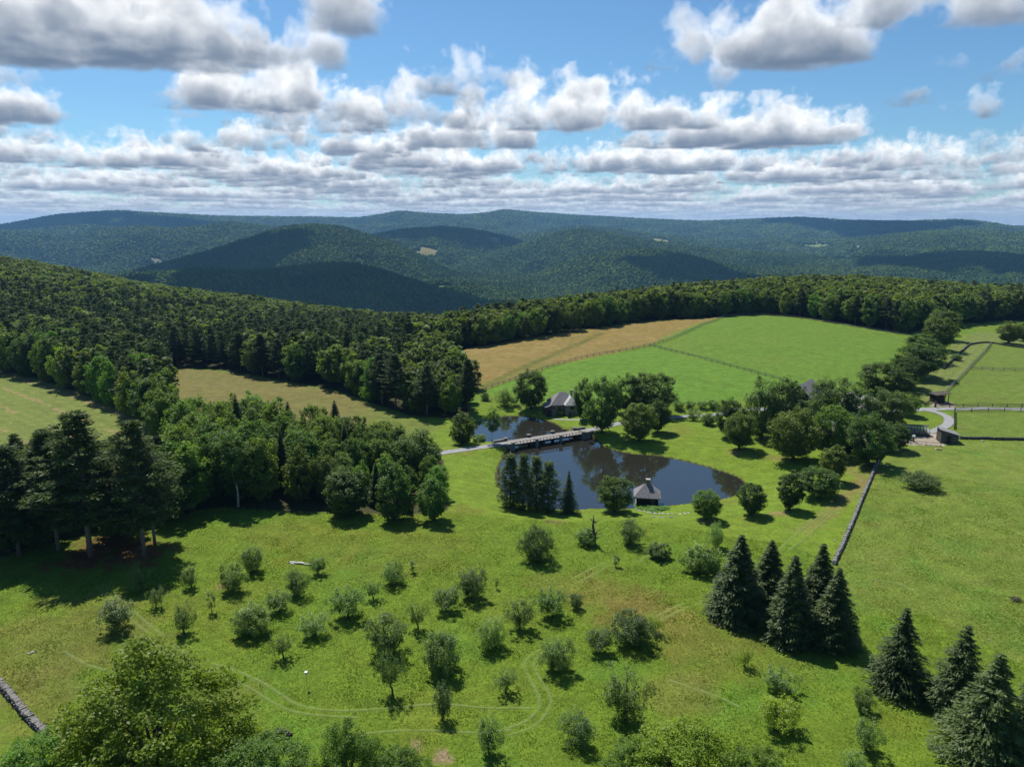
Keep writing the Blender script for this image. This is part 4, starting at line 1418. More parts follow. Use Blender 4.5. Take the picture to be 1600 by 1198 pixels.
for (k, u, vb, vt, w, c, nm, lab) in PARK:
    tree_px(k, u, vb, vt, w, nm, lab, 'bush' if nm == 'bush' else 'tree', None, c)

# ------------------------------------------------------------------ conifers
SPR = (1.05, 1.0, 0.75, 1)
SPB = (1.3, 1.22, 0.85, 1)
CONIFERS = [
    ('spruce0', 1150, 964, 828, 94, SPR, 'spruce_tree', 'leftmost and broadest spruce of the dark clump in the middle right'),
    ('spruce1', 1198, 950, 838, 78, SPB, 'spruce_tree', 'second spruce from left in the dark clump, standing behind'),
    ('spruce2', 1232, 1000, 859, 82, SPR, 'spruce_tree', 'middle front spruce of the dark clump'),
    ('spruce0', 1276, 967, 842, 76, SPR, 'spruce_tree', 'rear right spruce of the dark clump, its tip before the stone wall'),
    ('spruce1', 1300, 1006, 880, 78, SPR, 'spruce_tree', 'rightmost front spruce of the dark clump'),
    ('openspruce0', 1402, 1074, 937, 80, SPB, 'spruce_tree', 'open spruce right of the dark clump, first of the right-hand group'),
    ('openspruce1', 1493, 1112, 963, 84, SPB, 'spruce_tree', 'second spruce of the right-hand group, thin brownish top'),
    ('openspruce0', 1537, 1190, 1000, 108, SPB, 'spruce_tree', 'largest spruce at the lower right corner'),
    ('openspruce1', 1598, 1186, 1024, 74, SPB, 'spruce_tree', 'thin spruce cut by the right edge at the lower right'),
    ('openspruce0', 888, 801, 731, 32, SPB, 'spruce_tree', 'slim spruce alone on the pond shore right of the larch clump'),
    ('larch0', 797, 792, 708, 46, (2.0, 1.8, 1.3, 1), 'larch_tree', 'leftmost of the four feathery conifers on the pond shore'),
    ('larch1', 818, 797, 708, 44, (2.0, 1.8, 1.3, 1), 'larch_tree', 'second from left of the four feathery conifers on the pond shore'),
    ('larch0', 838, 794, 711, 42, (2.0, 1.8, 1.3, 1), 'larch_tree', 'third from left of the four feathery conifers on the pond shore'),
    ('larch1', 857, 799, 720, 44, (2.0, 1.8, 1.3, 1), 'larch_tree', 'rightmost of the four feathery conifers on the pond shore'),
    ('pine0', 142, 871, 636, 128, SPB, 'pine_tree', 'tallest pine with a long bare trunk at the left edge of the meadow'),
    ('pine1', 226, 871, 652, 104, SPB, 'pine_tree', 'pine right of the tallest one, its trunk in orange needle litter'),
    ('pine2', 242, 849, 690, 80, SPB, 'pine_tree', 'smaller pine behind the two big pines of the meadow edge'),
    ('pine2', 92, 862, 668, 92, SPR, 'pine_tree', 'dark pine left of the tallest one, deep in shade'),
    ('pine1', 30, 868, 690, 92, SPR, 'pine_tree', 'dark pine cut by the left edge above the meadow'),
]
for (k, u, vb, vt, w, c, nm, lab) in CONIFERS:
    tree_px(k, u, vb, vt, w, nm, lab, 'tree', None, c)

for (k, u, vb, vt, w, c, lab) in [('wood0', 14, 862, 730, 90, (0.7, 0.85, 0.7, 1), 'dark broadleaf tree cut by the left edge beside the pines'), ('wood2', 62, 852, 742, 80, (0.75, 0.9, 0.7, 1), 'dark broadleaf tree between the left-edge tree and the tallest pine'),
                                  ('wood3', 190, 838, 745, 70, (0.8, 0.95, 0.75, 1), 'dark broadleaf tree filling the gap behind the two big pines'), ('wood1', 275, 812, 718, 64, (0.9, 1.0, 0.8, 1), 'broadleaf tree just right of the two big pines')]:
    tree_px(k, u, vb, vt, w, 'broadleaf_tree', lab, 'tree', None, c)

# ------------------------------------------------------------------ foreground
FRONT = [
    ('near0', 248, 1236, 986, 214, (2.0, 1.75, 0.62, 1), 'maple_tree', 'big yellow-green maple in the left foreground'),
    ('near1', 78, 1250, 1136, 120, (1.35, 1.7, 0.7, 1), 'leafy_bush', 'bright green leafy bush at the end of the near stone wall'),
    ('near1', 410, 1260, 1146, 130, (1.1, 1.3, 0.8, 1), 'leafy_bush', 'light green bush at the bottom edge right of the big maple'),
    ('near0', 548, 1262, 1118, 105, (1.2, 1.35, 0.7, 1), 'leafy_bush', 'dark-hearted bushy tree cut by the bottom edge, left of centre'),
    ('near1', 622, 1262, 1166, 92, (1.1, 1.25, 0.75, 1), 'leafy_bush', 'low bush at the bottom edge, right of the dark-hearted one'),
    ('near1', 1000, 1235, 1148, 90, (1.2, 1.3, 1.1, 1), 'leafy_bush', 'greyish bush at the bottom edge left of the pale maple'),
    ('near1', 1068, 1262, 1122, 150, (2.1, 1.95, 0.7, 1), 'maple_tree', 'pale yellow-green maple top at the bottom edge, right of centre'),
    ('near1', 1180, 1290, 1162, 120, (2.0, 1.9, 0.7, 1), 'maple_tree', 'pale maple top at the bottom edge, right of the larger pale one'),
]
for (k, u, vb, vt, w, c, nm, lab) in FRONT:
    tree_px(k, u, vb, vt, w, nm, lab, 'bush' if nm == 'leafy_bush' else 'tree', None, c)

# ------------------------------------------------------------------ woods
PLACED = [(o.location.x, o.location.y) for o in bpy.data.objects if o.parent is None and o.get('category') in ('tree', 'bush', 'fruit tree')]


def scatter_poly(poly, spacing, seed):
    rg = np.random.default_rng(seed)
    P = np.array(poly)
    out = []
    for _ in range(6000):
        p = P.min(0) + rg.random(2) * (P.max(0) - P.min(0))
        if not in_poly(p[0], p[1], poly):
            continue
        if all((p[0] - q[0]) ** 2 + (p[1] - q[1]) ** 2 > spacing ** 2 for q in out) and all((p[0] - q[0]) ** 2 + (p[1] - q[1]) ** 2 > (spacing * 0.6) ** 2 for q in PLACED):
            out.append((float(p[0]), float(p[1])))
    return out


def woodland(poly, spacing, seed, hmin, hmax, name, label, group, mixk, colors, hfun=None):
    rg = np.random.default_rng(seed)
    for (x, y) in scatter_poly(poly, spacing, seed):
        k = mixk[rg.integers(len(mixk))]
        H = rg.uniform(hmin, hmax) * (hfun(x, y) if hfun else 1.0)
        h0, w0 = PROTO[k][2], PROTO[k][3]
        W = H * w0 / h0 * rg.uniform(0.85, 1.2)
        c = colors[rg.integers(len(colors))]
        if k.startswith(('pine', 'spruce', 'larch')):
            c = SPR
            H *= 1.1
        nm, lb = (name, label)
        if k.startswith('pine') or k.startswith('spruce') or k.startswith('openspruce'):
            nm, lb = 'pine_tree' if k.startswith('pine') else 'spruce_tree', label.replace('broadleaf', 'conifer')
        elif k == 'birch':
            nm, lb = 'birch_tree', label.replace('broadleaf', 'white-barked birch')
        plant(k, x, y, float(ground_z(x, y)), H, W, nm, lb, 'tree', group, c)


WCOL = [(1.15, 1.2, 0.95, 1), (1.4, 1.28, 0.75, 1), (0.95, 1.1, 0.85, 1), (1.6, 1.6, 0.8, 1), (1.15, 1.45, 0.85, 1), (1.5, 1.35, 1.1, 1)]
W1 = poly_px([(285, 800), (345, 788), (450, 792), (560, 796), (640, 800), (690, 792), (684, 742), (640, 716), (560, 706), (420, 704), (300, 712)])
_rx = hit(560, 760)[0]
woodland(W1, 4.6, 11, 12.5, 16.5, 'broadleaf_tree', 'broadleaf tree in the mixed wood behind the meadow, left of the ponds', 'mixed wood left of the ponds',
         ['wood0', 'wood1', 'wood2', 'wood3', 'wood4', 'wood5', 'wood0', 'spruce1', 'wood3'], WCOL, lambda x, y: 1.0 - 0.52 * float(sstep(-60, -20, x)))
W2 = poly_px([(-60, 850), (0, 838), (90, 820), (180, 806), (268, 800), (285, 775), (220, 772), (100, 776), (-60, 790)])
woodland(W2, 4.6, 12, 11.0, 15.5, 'broadleaf_tree', 'broadleaf tree in the tall wood behind the big pines at left', 'tall wood behind the big pines',
         ['wood0', 'pine0', 'pine1', 'wood2', 'pine2', 'wood1'], WCOL)
W3 = poly_px([(-90, 568), (0, 580), (60, 594), (120, 613), (190, 643), (236, 672), (262, 696), (262, 640), (200, 600), (120, 575), (0, 558), (-90, 552)])
woodland(W3, 7.6, 13, 13.0, 17.5, 'broadleaf_tree', 'broadleaf tree in the belt along the striped hay field at far left', 'tree belt along the left hay field',
         ['wood0', 'wood1', 'wood2', 'wood3', 'wood5'], WCOL)
# fixed trees of the wood's front
for (k, u, vb, vt, w, c, nm, lab) in [
        ('birch', 372, 792, 668, 62, (1.1, 1.1, 0.9, 1), 'birch_tree', 'birch with a bright white trunk at the meadow edge of the wood'),
        ('wood3', 545, 806, 735, 60, (1.0, 1.1, 0.95, 1), 'broadleaf_tree', 'rounded grey-green tree at the meadow edge left of the wood\'s right corner'),
        ('wood0', 618, 812, 722, 56, (0.95, 1.15, 0.95, 1), 'broadleaf_tree', 'larger of the two rounded trees at the right corner of the wood'),
        ('wood2', 678, 813, 745, 46, (0.95, 1.15, 0.95, 1), 'broadleaf_tree', 'rightmost rounded tree at the corner of the wood by the lawn'),
        ('maple2', 652, 745, 672, 72, (0.85, 0.95, 0.75, 1), 'broadleaf_tree', 'dense dark tree closing the wood beside the road')]:
    tree_px(k, u, vb, vt, w, nm, lab, 'tree', None, c)


# ------------------------------------------------------------------ forest: the front trees one by one, the rest as one mass
def ORD(n):
    w = ['first', 'second', 'third', 'fourth', 'fifth', 'sixth', 'seventh', 'eighth', 'ninth', 'tenth', 'eleventh', 'twelfth']
    return w[n - 1] if n <= 12 else '%d%s' % (n, {1: 'st', 2: 'nd', 3: 'rd'}.get(n % 10 if n // 10 != 1 else 0, 'th'))


def forest():
    rg = np.random.default_rng(99)
    px, py = [], []
    s = 5.6
    gx, gy = np.meshgrid(np.arange(-1150, 1150, s), np.arange(120, 1450, s))
    gx = gx.ravel() + rg.uniform(-0.42, 0.42, gx.size) * s
    gy = gy.ravel() + rg.uniform(-0.42, 0.42, gy.size) * s
    r = np.hypot(gx, gy)
    az = np.arctan2(gx, gy)
    edge = r - wood_front(az)
    keep = (edge > 1.5) & (~in_poly(gx, gy, TAN_FIELD)) & (np.abs(az) < math.radians(46)) & (r < 1400)
    gx, gy, r, az, edge = gx[keep], gy[keep], r[keep], az[keep], edge[keep]
    gz = ground_z(gx, gy)
    # keep only what can be seen: horizon test along each azimuth
    o = np.argsort(r)
    bins = np.round((az + 1.0) / math.radians(0.25)).astype(int)
    hor = np.full(bins.max() + 2, -9.0)
    vis = np.zeros(len(r), bool)
    top = (gz + 21.0 - CAMZ) / r
    can = (gz + 12.0 - CAMZ) / r
    for i in o:
        b = bins[i]
        if top[i] > hor[b] - 0.002:
            vis[i] = True
        if edge[i] > 8:
            hor[b] = max(hor[b], can[i])
    gx, gy, gz, r, az, edge = gx[vis], gy[vis], gz[vis], r[vis], az[vis], edge[vis]
    # left hill: pines low down, hardwoods above; elsewhere mostly hardwoods
    left = az < pix_az(640)
    pn = fbm(gx / 70.0, gy / 70.0, 3, 71)
    pine_p = np.where(left, 0.80 - 1.0 * sstep(420, 620, r), 0.10) + 0.7 * pn
    is_pine = rg.random(len(r)) < np.clip(pine_p, 0.03, 0.95)
    front = np.where(edge < 6.5)[0]
    front = [i for i in front if r[i] < 460 and abs(az[i]) < math.radians(37.5) and not (az[i] < pix_az(258) and r[i] < 330)]
    front = sorted(front, key=lambda i: r[i])[:170]
    fs = set(front)
    cols = WCOL
    made = []
    for i in front:
        u = CU + FPX * math.tan(az[i]) * 1.0
        if u < 735:
            lab, grp = 'tree of the wood edge above the brown strip field', 'wood edge above the strip field'
        elif u < 1135:
            lab, grp = 'tree in the dark row behind the tan hay field', 'tree row behind the tan field'
        else:
            lab, grp = 'tree of the wood edge behind the big green pasture', 'wood edge behind the green pasture'
        if is_pine[i]:
            k = 'pine%d' % rg.integers(3)
            H = rg.uniform(14, 18)
            c = SPR
            nm, lab = 'pine_tree', lab.replace('tree', 'pine', 1)
        else:
            k = 'wood%d' % rg.integers(6)
            H = rg.uniform(11.5, 15.5) if u < 1135 else rg.uniform(12, 17)
            H = H * (1 - 0.22 * float(sstep(600, 680, u)) * (u < 735))
            c = cols[rg.integers(len(cols))]
            nm, lab = 'broadleaf_tree', lab.replace('tree', 'broadleaf tree', 1)
        h0, w0 = PROTO[k][2], PROTO[k][3]
        made.append((grp, nm, az[i], lab, plant(k, gx[i], gy[i], gz[i], H, H * w0 / h0 * rg.uniform(0.95, 1.25), nm, lab, 'tree', grp, c)))
    # along each edge the trees are told apart by their place counted from the left
    for key in sorted({(m[0], m[1]) for m in made}):
        row = sorted([m for m in made if (m[0], m[1]) == key], key=lambda m: m[2])
        for q, m in enumerate(row):
            m[4]['label'] = m[3] + ', ' + ORD(q + 1) + ' from its left end'
    rest = np.array([i for i in range(len(r)) if i not in fs])
    print('FOREST front', len(front), 'rest', len(rest))
    H = np.where(is_pine[rest], rg.uniform(14, 20, len(rest)), rg.uniform(12, 17.5, len(rest)))
    H = np.where((edge[rest] < 25) & (az[rest] > pix_az(700)) & (az[rest] < pix_az(1000)), H * 0.88, H)
    H = np.where((az[rest] > pix_az(600)) & (az[rest] < pix_az(745)) & (r[rest] < 330), H * 0.72, H)
    for nm, sel, keys in (('forest_broadleaf', ~is_pine[rest], ['far_broad%d' % k for k in range(5)]), ('forest_pine', is_pine[rest], ['far_pine%d' % k for k in range(3)])):
        q = rest[sel]
        h0 = PROTO[keys[0]][2]
        sc = H[sel] / h0
        instancer(nm, np.c_[gx[q], gy[q], gz[q] - 0.3], sc * rg.uniform(0.9, 1.25, len(q)), sc, rg, keys)


def instancer(name, pts, sxy, sz, rg, keys):
    """one object whose points carry trees"""
    n = len(pts)
    me = bpy.data.meshes.new(name)
    me.vertices.add(n)
    me.vertices.foreach_set('co', pts.astype(np.float32).ravel())
    a = me.attributes.new('scl', 'FLOAT_VECTOR', 'POINT')
    a.data.foreach_set('vector', np.c_[sxy, sxy, sz].astype(np.float32).ravel())
    a = me.attributes.new('rot', 'FLOAT_VECTOR', 'POINT')
    a.data.foreach_set('vector', np.c_[np.zeros(n), np.zeros(n), rg.uniform(0, 6.28, n)].astype(np.float32).ravel())
    a = me.attributes.new('pick', 'INT', 'POINT')
    a.data.foreach_set('value', rg.integers(0, len(keys), n).astype(np.int32))
    me.update()
    o = link(bpy.data.objects.new(name, me))
    ng = bpy.data.node_groups.new(name, 'GeometryNodeTree')
    ng.interface.new_socket('Geometry', in_out='INPUT', socket_type='NodeSocketGeometry')
    ng.interface.new_socket('Geometry', in_out='OUTPUT', socket_type='NodeSocketGeometry')
    gi, go = ng.nodes.new('NodeGroupInput'), ng.nodes.new('NodeGroupOutput')
    iop = ng.nodes.new('GeometryNodeInstanceOnPoints')
    g2i = ng.nodes.new('GeometryNodeGeometryToInstance')
    for k in reversed(keys):
        src = SOURCE[k]
        oi = ng.nodes.new('GeometryNodeObjectInfo')
        oi.inputs['Object'].default_value = src
        oi.inputs['As Instance'].default_value = False
        ng.links.new(oi.outputs['Geometry'], g2i.inputs[0])

    def attr(nm, typ):
        t = ng.nodes.new('GeometryNodeInputNamedAttribute')
        t.data_type = typ
        t.inputs['Name'].default_value = nm
        return t.outputs['Attribute']
    ng.links.new(gi.outputs[0], iop.inputs['Points'])
    ng.links.new(g2i.outputs[0], iop.inputs['Instance'])
    iop.inputs['Pick Instance'].default_value = True
    ng.links.new(attr('pick', 'INT'), iop.inputs['Instance Index'])
    ng.links.new(attr('scl', 'FLOAT_VECTOR'), iop.inputs['Scale'])
    e2r = ng.nodes.new('FunctionNodeEulerToRotation')
    ng.links.new(attr('rot', 'FLOAT_VECTOR'), e2r.inputs[0])
    ng.links.new(e2r.outputs[0], iop.inputs['Rotation'])
    ng.links.new(iop.outputs[0], go.inputs[0])
    md = o.modifiers.new('trees', 'NODES')
    md.node_group = ng
    tag(o, kind='stuff')
    return o


SOURCE = {}


def source(key):
    """a joined crown and trunk kept out of the scene, used only as the instanced tree"""
    cm, tm, H, W = PROTO[key]
    v = np.empty(len(cm.vertices) * 3, np.float32)
    cm.vertices.foreach_get('co', v)
    me = cm.copy()
    SOURCE[key] = bpy.data.objects.new('source_tree', me)


for k in PROTO:
    if k.startswith('far_'):
        source(k)
forest()


# far hills: one mass of crowns
def lump_mesh(seed, H, W, cone):
    rg = np.random.default_rng(seed)
    bm = bmesh.new()
    bmesh.ops.create_icosphere(bm, subdivisions=2, radius=1.0)
    dirs = unit(rg.normal(size=(10, 3)))
    for v in bm.verts:
        d = np.array(v.co)
        k = 0.72 + 0.45 * float(np.exp(4.0 * (dirs @ d - 1)).max()) + rg.uniform(-0.07, 0.07)
        z = d[2] * k
        w = (1.0 - 0.55 * (z * 0.5 + 0.5)) * 1.2 if cone else 1.0
        v.co = (d[0] * k * W / 2 * w, d[1] * k * W / 2 * w, (z * 0.5 + 0.5) * H)
    me = bpy.data.meshes.new('lump')
    bm.to_mesh(me)
    bm.free()
    return me


HILL_MAT, _N, _b = material('hill_crowns', 0.9, 0.1)
_oi = _N.n.new('ShaderNodeObjectInfo')
_p = world_pos(_N)
_big = _N.noise(_p, 0.0035, 4, 0.6)
_c = _N.mix(_N.ramp(_big, 0.35, 0.65), (0.046, 0.090, 0.014), (0.100, 0.146, 0.022))
_c = _N.vmath('SCALE', _c, scale=_N.ramp(_oi.outputs['Random'], 0, 1, 0.75, 1.25))
_c = _N.mix(_N.math('MULTIPLY', _N.math('FRACT', _N.math('MULTIPLY', _oi.outputs['Random'], 5.7)), 0.4), _c, _N.vmath('MULTIPLY', _c, (0.6, 0.8, 0.9)))
_N.l.new(_c, _b.inputs['Base Color'])
bump(_N, _b, _N.noise(_p, 0.5, 3, 0.7), 1.0, 2.0)
for i in range(3):
    for cone in (0, 1):
        me = lump_mesh(500 + i + 10 * cone, 14.0 if not cone else 17.0, 10.5 if not cone else 8.0, cone)
        me.materials.append(HILL_MAT)
        SOURCE['hill%d%d' % (cone, i)] = bpy.data.objects.new('source_tree', me)


def hills():
    rg = np.random.default_rng(123)
    PX, PY, PS = [], [], []
    rings = [1000.0]
    while rings[-1] < 8200:
        r = rings[-1]
        rings.append(r + max(7.5, r / 390.0) * 0.92)
    for r in rings:
        s = max(7.5, r / 390.0)
        n = int(2 * math.radians(44) * r / s)
        a = -math.radians(44) + (np.arange(n) + rg.uniform(-0.4, 0.4, n)) * s / r
        rr = r + rg.uniform(-0.45, 0.45, n) * s
        PX.append(rr * np.sin(a)); PY.append(rr * np.cos(a)); PS.append(np.full(n, s))
    x, y, s = np.concatenate(PX), np.concatenate(PY), np.concatenate(PS)
    z = ground_z(x, y)
    r, az = np.hypot(x, y), np.arctan2(x, y)
    keep = np.ones(len(x), bool)
    for (cx, cy, a, b_, cc) in CLEARINGS:
        ca, sa = math.cos(math.atan2(cx, cy)), math.sin(math.atan2(cx, cy))
        ex = ((x - cx) * ca - (y - cy) * sa) / a
        ey = ((x - cx) * sa + (y - cy) * ca) / b_
        keep &= (ex * ex + ey * ey) > 0.75 + 0.9 * fbm(x / 90.0, y / 60.0, 3, 91)
    x, y, z, s, r, az = x[keep], y[keep], z[keep], s[keep], r[keep], az[keep]
    bins = np.round((az + 1.0) / math.radians(0.2)).astype(int)
    order = np.argsort(r)
    hor = np.full(bins.max() + 2, -9.0)
    # the near woods already hide part of the valley
    ra = np.geomspace(150, 1000, 200)
    for b in range(len(hor)):
        a = b * math.radians(0.2) - 1.0
        gz = ground_z(ra * math.sin(a), ra * math.cos(a))
        hgt = np.where(ra > wood_front(np.array([a]))[0] + 8, 9.0, 0.0)
        hor[b] = ((gz + hgt - CAMZ) / ra).max()
    vis = np.zeros(len(r), bool)
    top = (z + 16 + s * 0.3 - CAMZ) / r
    can = (z + 6.0 - CAMZ) / r
    for i in order:
        b = bins[i]
        if top[i] > hor[b] - 0.004:
            vis[i] = True
        if can[i] > hor[b]:
            hor[b] = can[i]
    x, y, z, s, r = x[vis], y[vis], z[vis], s[vis], r[vis]
    print('HILLS', len(x))
    k = s / 7.5 * 0.95
    instancer('hill_forest', np.c_[x, y, z - 1.0], k * rg.uniform(0.8, 1.25, len(x)), np.sqrt(k) * rg.uniform(0.75, 1.25, len(x)), rg, ['hill00', 'hill01', 'hill02', 'hill00', 'hill01', 'hill10', 'hill11', 'hill12'])


hills()

# ------------------------------------------------------------------ building materials
M_SHINGLE = simple_mat('weathered_shingle', (0.15, 0.14, 0.15), (0.30, 0.285, 0.29), 3.5, 0.85, 0.2)
M_SHINGLE_PALE = simple_mat('pale_weathered_shingle', (0.30, 0.30, 0.30), (0.48, 0.47, 0.46), 3.0, 0.85, 0.2)
M_DARKWOOD = simple_mat('dark_stained_boards', (0.018, 0.014, 0.012), (0.040, 0.030, 0.026), 2.5, 0.8, 0.2)
M_WOOD = simple_mat('grey_weathered_wood', (0.16, 0.14, 0.12), (0.30, 0.27, 0.24), 3.0, 0.85, 0.2)
M_POST = simple_mat('dark_fence_wood', (0.05, 0.042, 0.036), (0.10, 0.085, 0.07), 3.0, 0.85, 0.2)
M_STONE = simple_mat('field_stone', (0.12, 0.112, 0.10), (0.27, 0.255, 0.235), 2.6, 0.9, 0.2, 0.05, 7.0)
M_STONE_LIGHT = simple_mat('pale_cut_stone', (0.28, 0.27, 0.25), (0.44, 0.43, 0.40), 2.2, 0.85, 0.2, 0.02, 8.0)
M_STONE_DARK = simple_mat('dark_wall_stone', (0.045, 0.042, 0.038), (0.12, 0.11, 0.10), 2.6, 0.9, 0.2, 0.05, 7.0)
M_PLANK = simple_mat('pale_bridge_planks', (0.22, 0.205, 0.19), (0.36, 0.34, 0.31), 2.0, 0.8, 0.2)
M_BRICK = simple_mat('red_brick', (0.17, 0.075, 0.05), (0.27, 0.13, 0.09), 4.0, 0.9, 0.2)
M_METAL = simple_mat('grey_metal', (0.10, 0.105, 0.11), (0.18, 0.185, 0.19), 2.0, 0.5, 0.4)
M_WHITE = simple_mat('white_paint', (0.66, 0.66, 0.64), (0.80, 0.80, 0.78), 2.0, 0.6, 0.3)
M_GLASS, _N, _b = material('window_glass', 0.08, 0.5)
_b.inputs['Base Color'].default_value = (0.02, 0.025, 0.03, 1)
M_PANE, _N, _b = material('greenhouse_glass', 0.06, 0.5)
_b.inputs['Base Color'].default_value = (0.75, 0.80, 0.82, 1)
_b.inputs['Transmission Weight'].default_value = 0.85
_b.inputs['IOR'].default_value = 1.1


def P3(u, v, dz=0.0):
    x, y, z = hit(u, v)
    return Vector((x, y, z + dz))


def prism(mb, poly, y0, y1):
    """extrude an x-z outline along y"""
    n = len(poly)
    vs = [(x, y0, z) for x, z in poly] + [(x, y1, z) for x, z in poly]
    fs = [tuple(range(n)), tuple(range(2 * n - 1, n - 1, -1))]
    for i in range(n):
        j = (i + 1) % n
        fs.append((i, i + n, j + n, j))
    return mb.add(vs, fs)


def hip_roof(mb, w, d, z0, h, ridge, t=0.18):
    """hip roof shell over a w x d plan, ridge length along x (0 = pyramid)"""
    a, b = w / 2, d / 2
    r = max(ridge / 2, 0.02)
    vs = [(-a, -b, z0), (a, -b, z0), (a, b, z0), (-a, b, z0), (-r, 0, z0 + h), (r, 0, z0 + h),
          (-a, -b, z0 - t), (a, -b, z0 - t), (a, b, z0 - t), (-a, b, z0 - t)]
    return mb.add(vs, [(0, 1, 5, 4), (1, 2, 5), (2, 3, 4, 5), (3, 0, 4), (0, 6, 7, 1), (1, 7, 8, 2), (2, 8, 9, 3), (3, 9, 6, 0), (9, 8, 7, 6)])


def shingle_rows(w, d, z0, h, ridge, rows, per, mat, parent):
    """overlapping uneven shingles over the slopes of a hip roof, joined into one piece"""
    rg = np.random.default_rng(int(w * 100 + d))
    a, b = w / 2, d / 2
    r = max(ridge / 2, 0.02)
    mb = MB()
    for (c0, c1, t0, t1) in (((-a, -b), (a, -b), (-r, 0), (r, 0)), ((a, -b), (a, b), (r, 0), (r, 0)), ((a, b), (-a, b), (r, 0), (-r, 0)), ((-a, b), (-a, -b), (-r, 0), (-r, 0))):
        c0, c1, t0, t1 = [np.array([p[0], p[1]]) for p in (c0, c1, t0, t1)]
        nrm = np.cross(np.r_[c1 - c0, 0], np.r_[t0 - c0, h])
        nrm = nrm / (np.linalg.norm(nrm) + 1e-9)
        for i in range(rows):
            f0, f1 = i / rows, min((i + 1.25) / rows, 1.0)
            L0, R0 = c0 + (t0 - c0) * f0, c1 + (t1 - c1) * f0
            L1, R1 = c0 + (t0 - c0) * f1, c1 + (t1 - c1) * f1
            n = max(1, int(per * np.linalg.norm(R0 - L0) / w))
            for k in range(n):
                g0, g1 = (k + 0.04) / n, (k + 0.96) / n
                q = []
                up = rg.uniform(0.03, 0.065)
                for P, Q, g, f, o in ((L0, R0, g0, f0, up), (L0, R0, g1, f0, up), (L1, R1, g1, f1, 0.008), (L1, R1, g0, f1, 0.008)):
                    p = P + (Q - P) * g
                    q.append(tuple(np.array([p[0], p[1], z0 + h * f]) + nrm * o))
                mb.add(q, [(0, 1, 2, 3)])
    o = mb.build('shingles', mat, parent)
    o['kind'] = 'stuff'
    return o


# ------------------------------------------------------------------ boathouse on the shore
def boathouse():
    x, y, z = hit(1013, 793)
    z = WATER_Z + 0.25
    t = thing('boathouse', 'small dark boathouse with grey hipped shingle roof and chimney on the pond shore', 'boathouse', (x, y + 1.9, z), math.radians(-9))
    W, D, Hh = 4.5, 3.8, 2.1
    MB().box((0, 0, Hh / 2 - 0.3), (W - 0.14, D - 0.14, Hh + 0.6)).build('wall', M_DARKWOOD, t)
    for i in range(18):
        MB().box((-W / 2 + 0.125 + i * 0.25, -D / 2 - 0.012 - 0.01 * (i % 3 == 0), Hh / 2), (0.22, 0.06, Hh)).build('board', M_DARKWOOD, t)
    for i in range(14):
        MB().box((W / 2 + 0.012, -D / 2 + 0.13 + i * 0.27, Hh / 2), (0.06, 0.23, Hh)).build('board', M_DARKWOOD, t)
    dr = MB().box((1.1, -D / 2 - 0.06, 1.0), (1.0, 0.05, 2.0)).build('door', M_POST, t)
    MB().box((1.45, -D / 2 - 0.11, 1.0), (0.06, 0.06, 0.2)).build('handle', M_METAL, dr)
    rf = hip_roof(MB(), W + 1.1, D + 1.1, Hh, 2.3, 1.2).build('roof', M_SHINGLE, t)
    shingle_rows(W + 1.1, D + 1.1, Hh, 2.3, 1.2, 13, 24, M_SHINGLE, rf)
    ch = MB().box((0.1, 0.1, Hh + 2.2), (0.75, 0.7, 2.0), jit=0.02).build('chimney', M_STONE, t)
    MB().box((0.1, 0.1, Hh + 3.27), (0.95, 0.9, 0.14)).build('cap', M_STONE_LIGHT, ch)
    MB().box((0, 0, -0.2), (W + 0.3, D + 0.3, 0.5)).build('foundation', M_STONE, t)
    # planting bed and the stepping stones
    bx, by, bz = hit(1022, 799)
    for (u, v, w) in ((1003, 794, 26), (1022, 797, 28), (1036, 796, 18)):
        tree_px('shrub1', u, v, v - 6, w, 'bush', {1003: 'left', 1022: 'middle', 1036: 'right'}[u] + ' low green shrub in the bed before the boathouse', 'bush', 'shrubs before the boathouse', (1.1, 1.5, 0.6, 1))
    p = thing('stone_path', 'curved path of pale flat stones leading to the boathouse', 'path', P3(1000, 800))
    pts = smooth_line(hit_line([(986, 787), (990, 792), (996, 797), (1008, 800), (1020, 802), (1036, 803), (1050, 804), (1062, 804), (1076, 802)]), 6)
    S = np.r_[0, np.cumsum([math.dist(pts[i], pts[i + 1]) for i in range(len(pts) - 1)])]
    s = 0.3
    while s < S[-1]:
        qx = np.interp(s, S, [q[0] for q in pts])
        qy = np.interp(s, S, [q[1] for q in pts])
        w = random.uniform(0.55, 1.05)
        mb = MB()
        n = 7
        ang = sorted(random.uniform(0, 6.28) for _ in range(n))
        ring = [(math.cos(a) * w * random.uniform(0.42, 0.55), math.sin(a) * 0.36 * random.uniform(0.8, 1.1)) for a in ang]
        mb.add([(a, b, -0.05) for a, b in ring] + [(a * 0.95, b * 0.95, 0.09) for a, b in ring], [tuple(range(n, 2 * n))] + [(i, (i + 1) % n, n + (i + 1) % n, n + i) for i in range(n)])
        o = mb.build('stone', M_STONE_LIGHT, p)
        o.location = Vector((qx, qy, float(ground_z(qx, qy)) + 0.01)) - p.location
        s += w * 0.95 + random.uniform(0.05, 0.35)
    b = thing('landing', 'pale stone landing left of the boathouse', 'landing', P3(988, 789))
    MB().box((0, 0.3, 0.05), (1.8, 1.0, 0.22), jit=0.05).build('slab', M_STONE_LIGHT, b)
    for k, (u, v) in enumerate([(1022, 808), (1034, 809), (1049, 808)]):
        o = MB().box((0, 0, 0.03), (0.9, 0.6, 0.12), random.uniform(-0.2, 0.2), 0.06).build('flat_stone', M_STONE, None)
        o.location = P3(u, v)
        tag(o, ['leftmost', 'middle', 'rightmost'][k] + ' of three flat grey stones in the lawn below the boathouse', 'stone', 'flat stones below the boathouse')


boathouse()


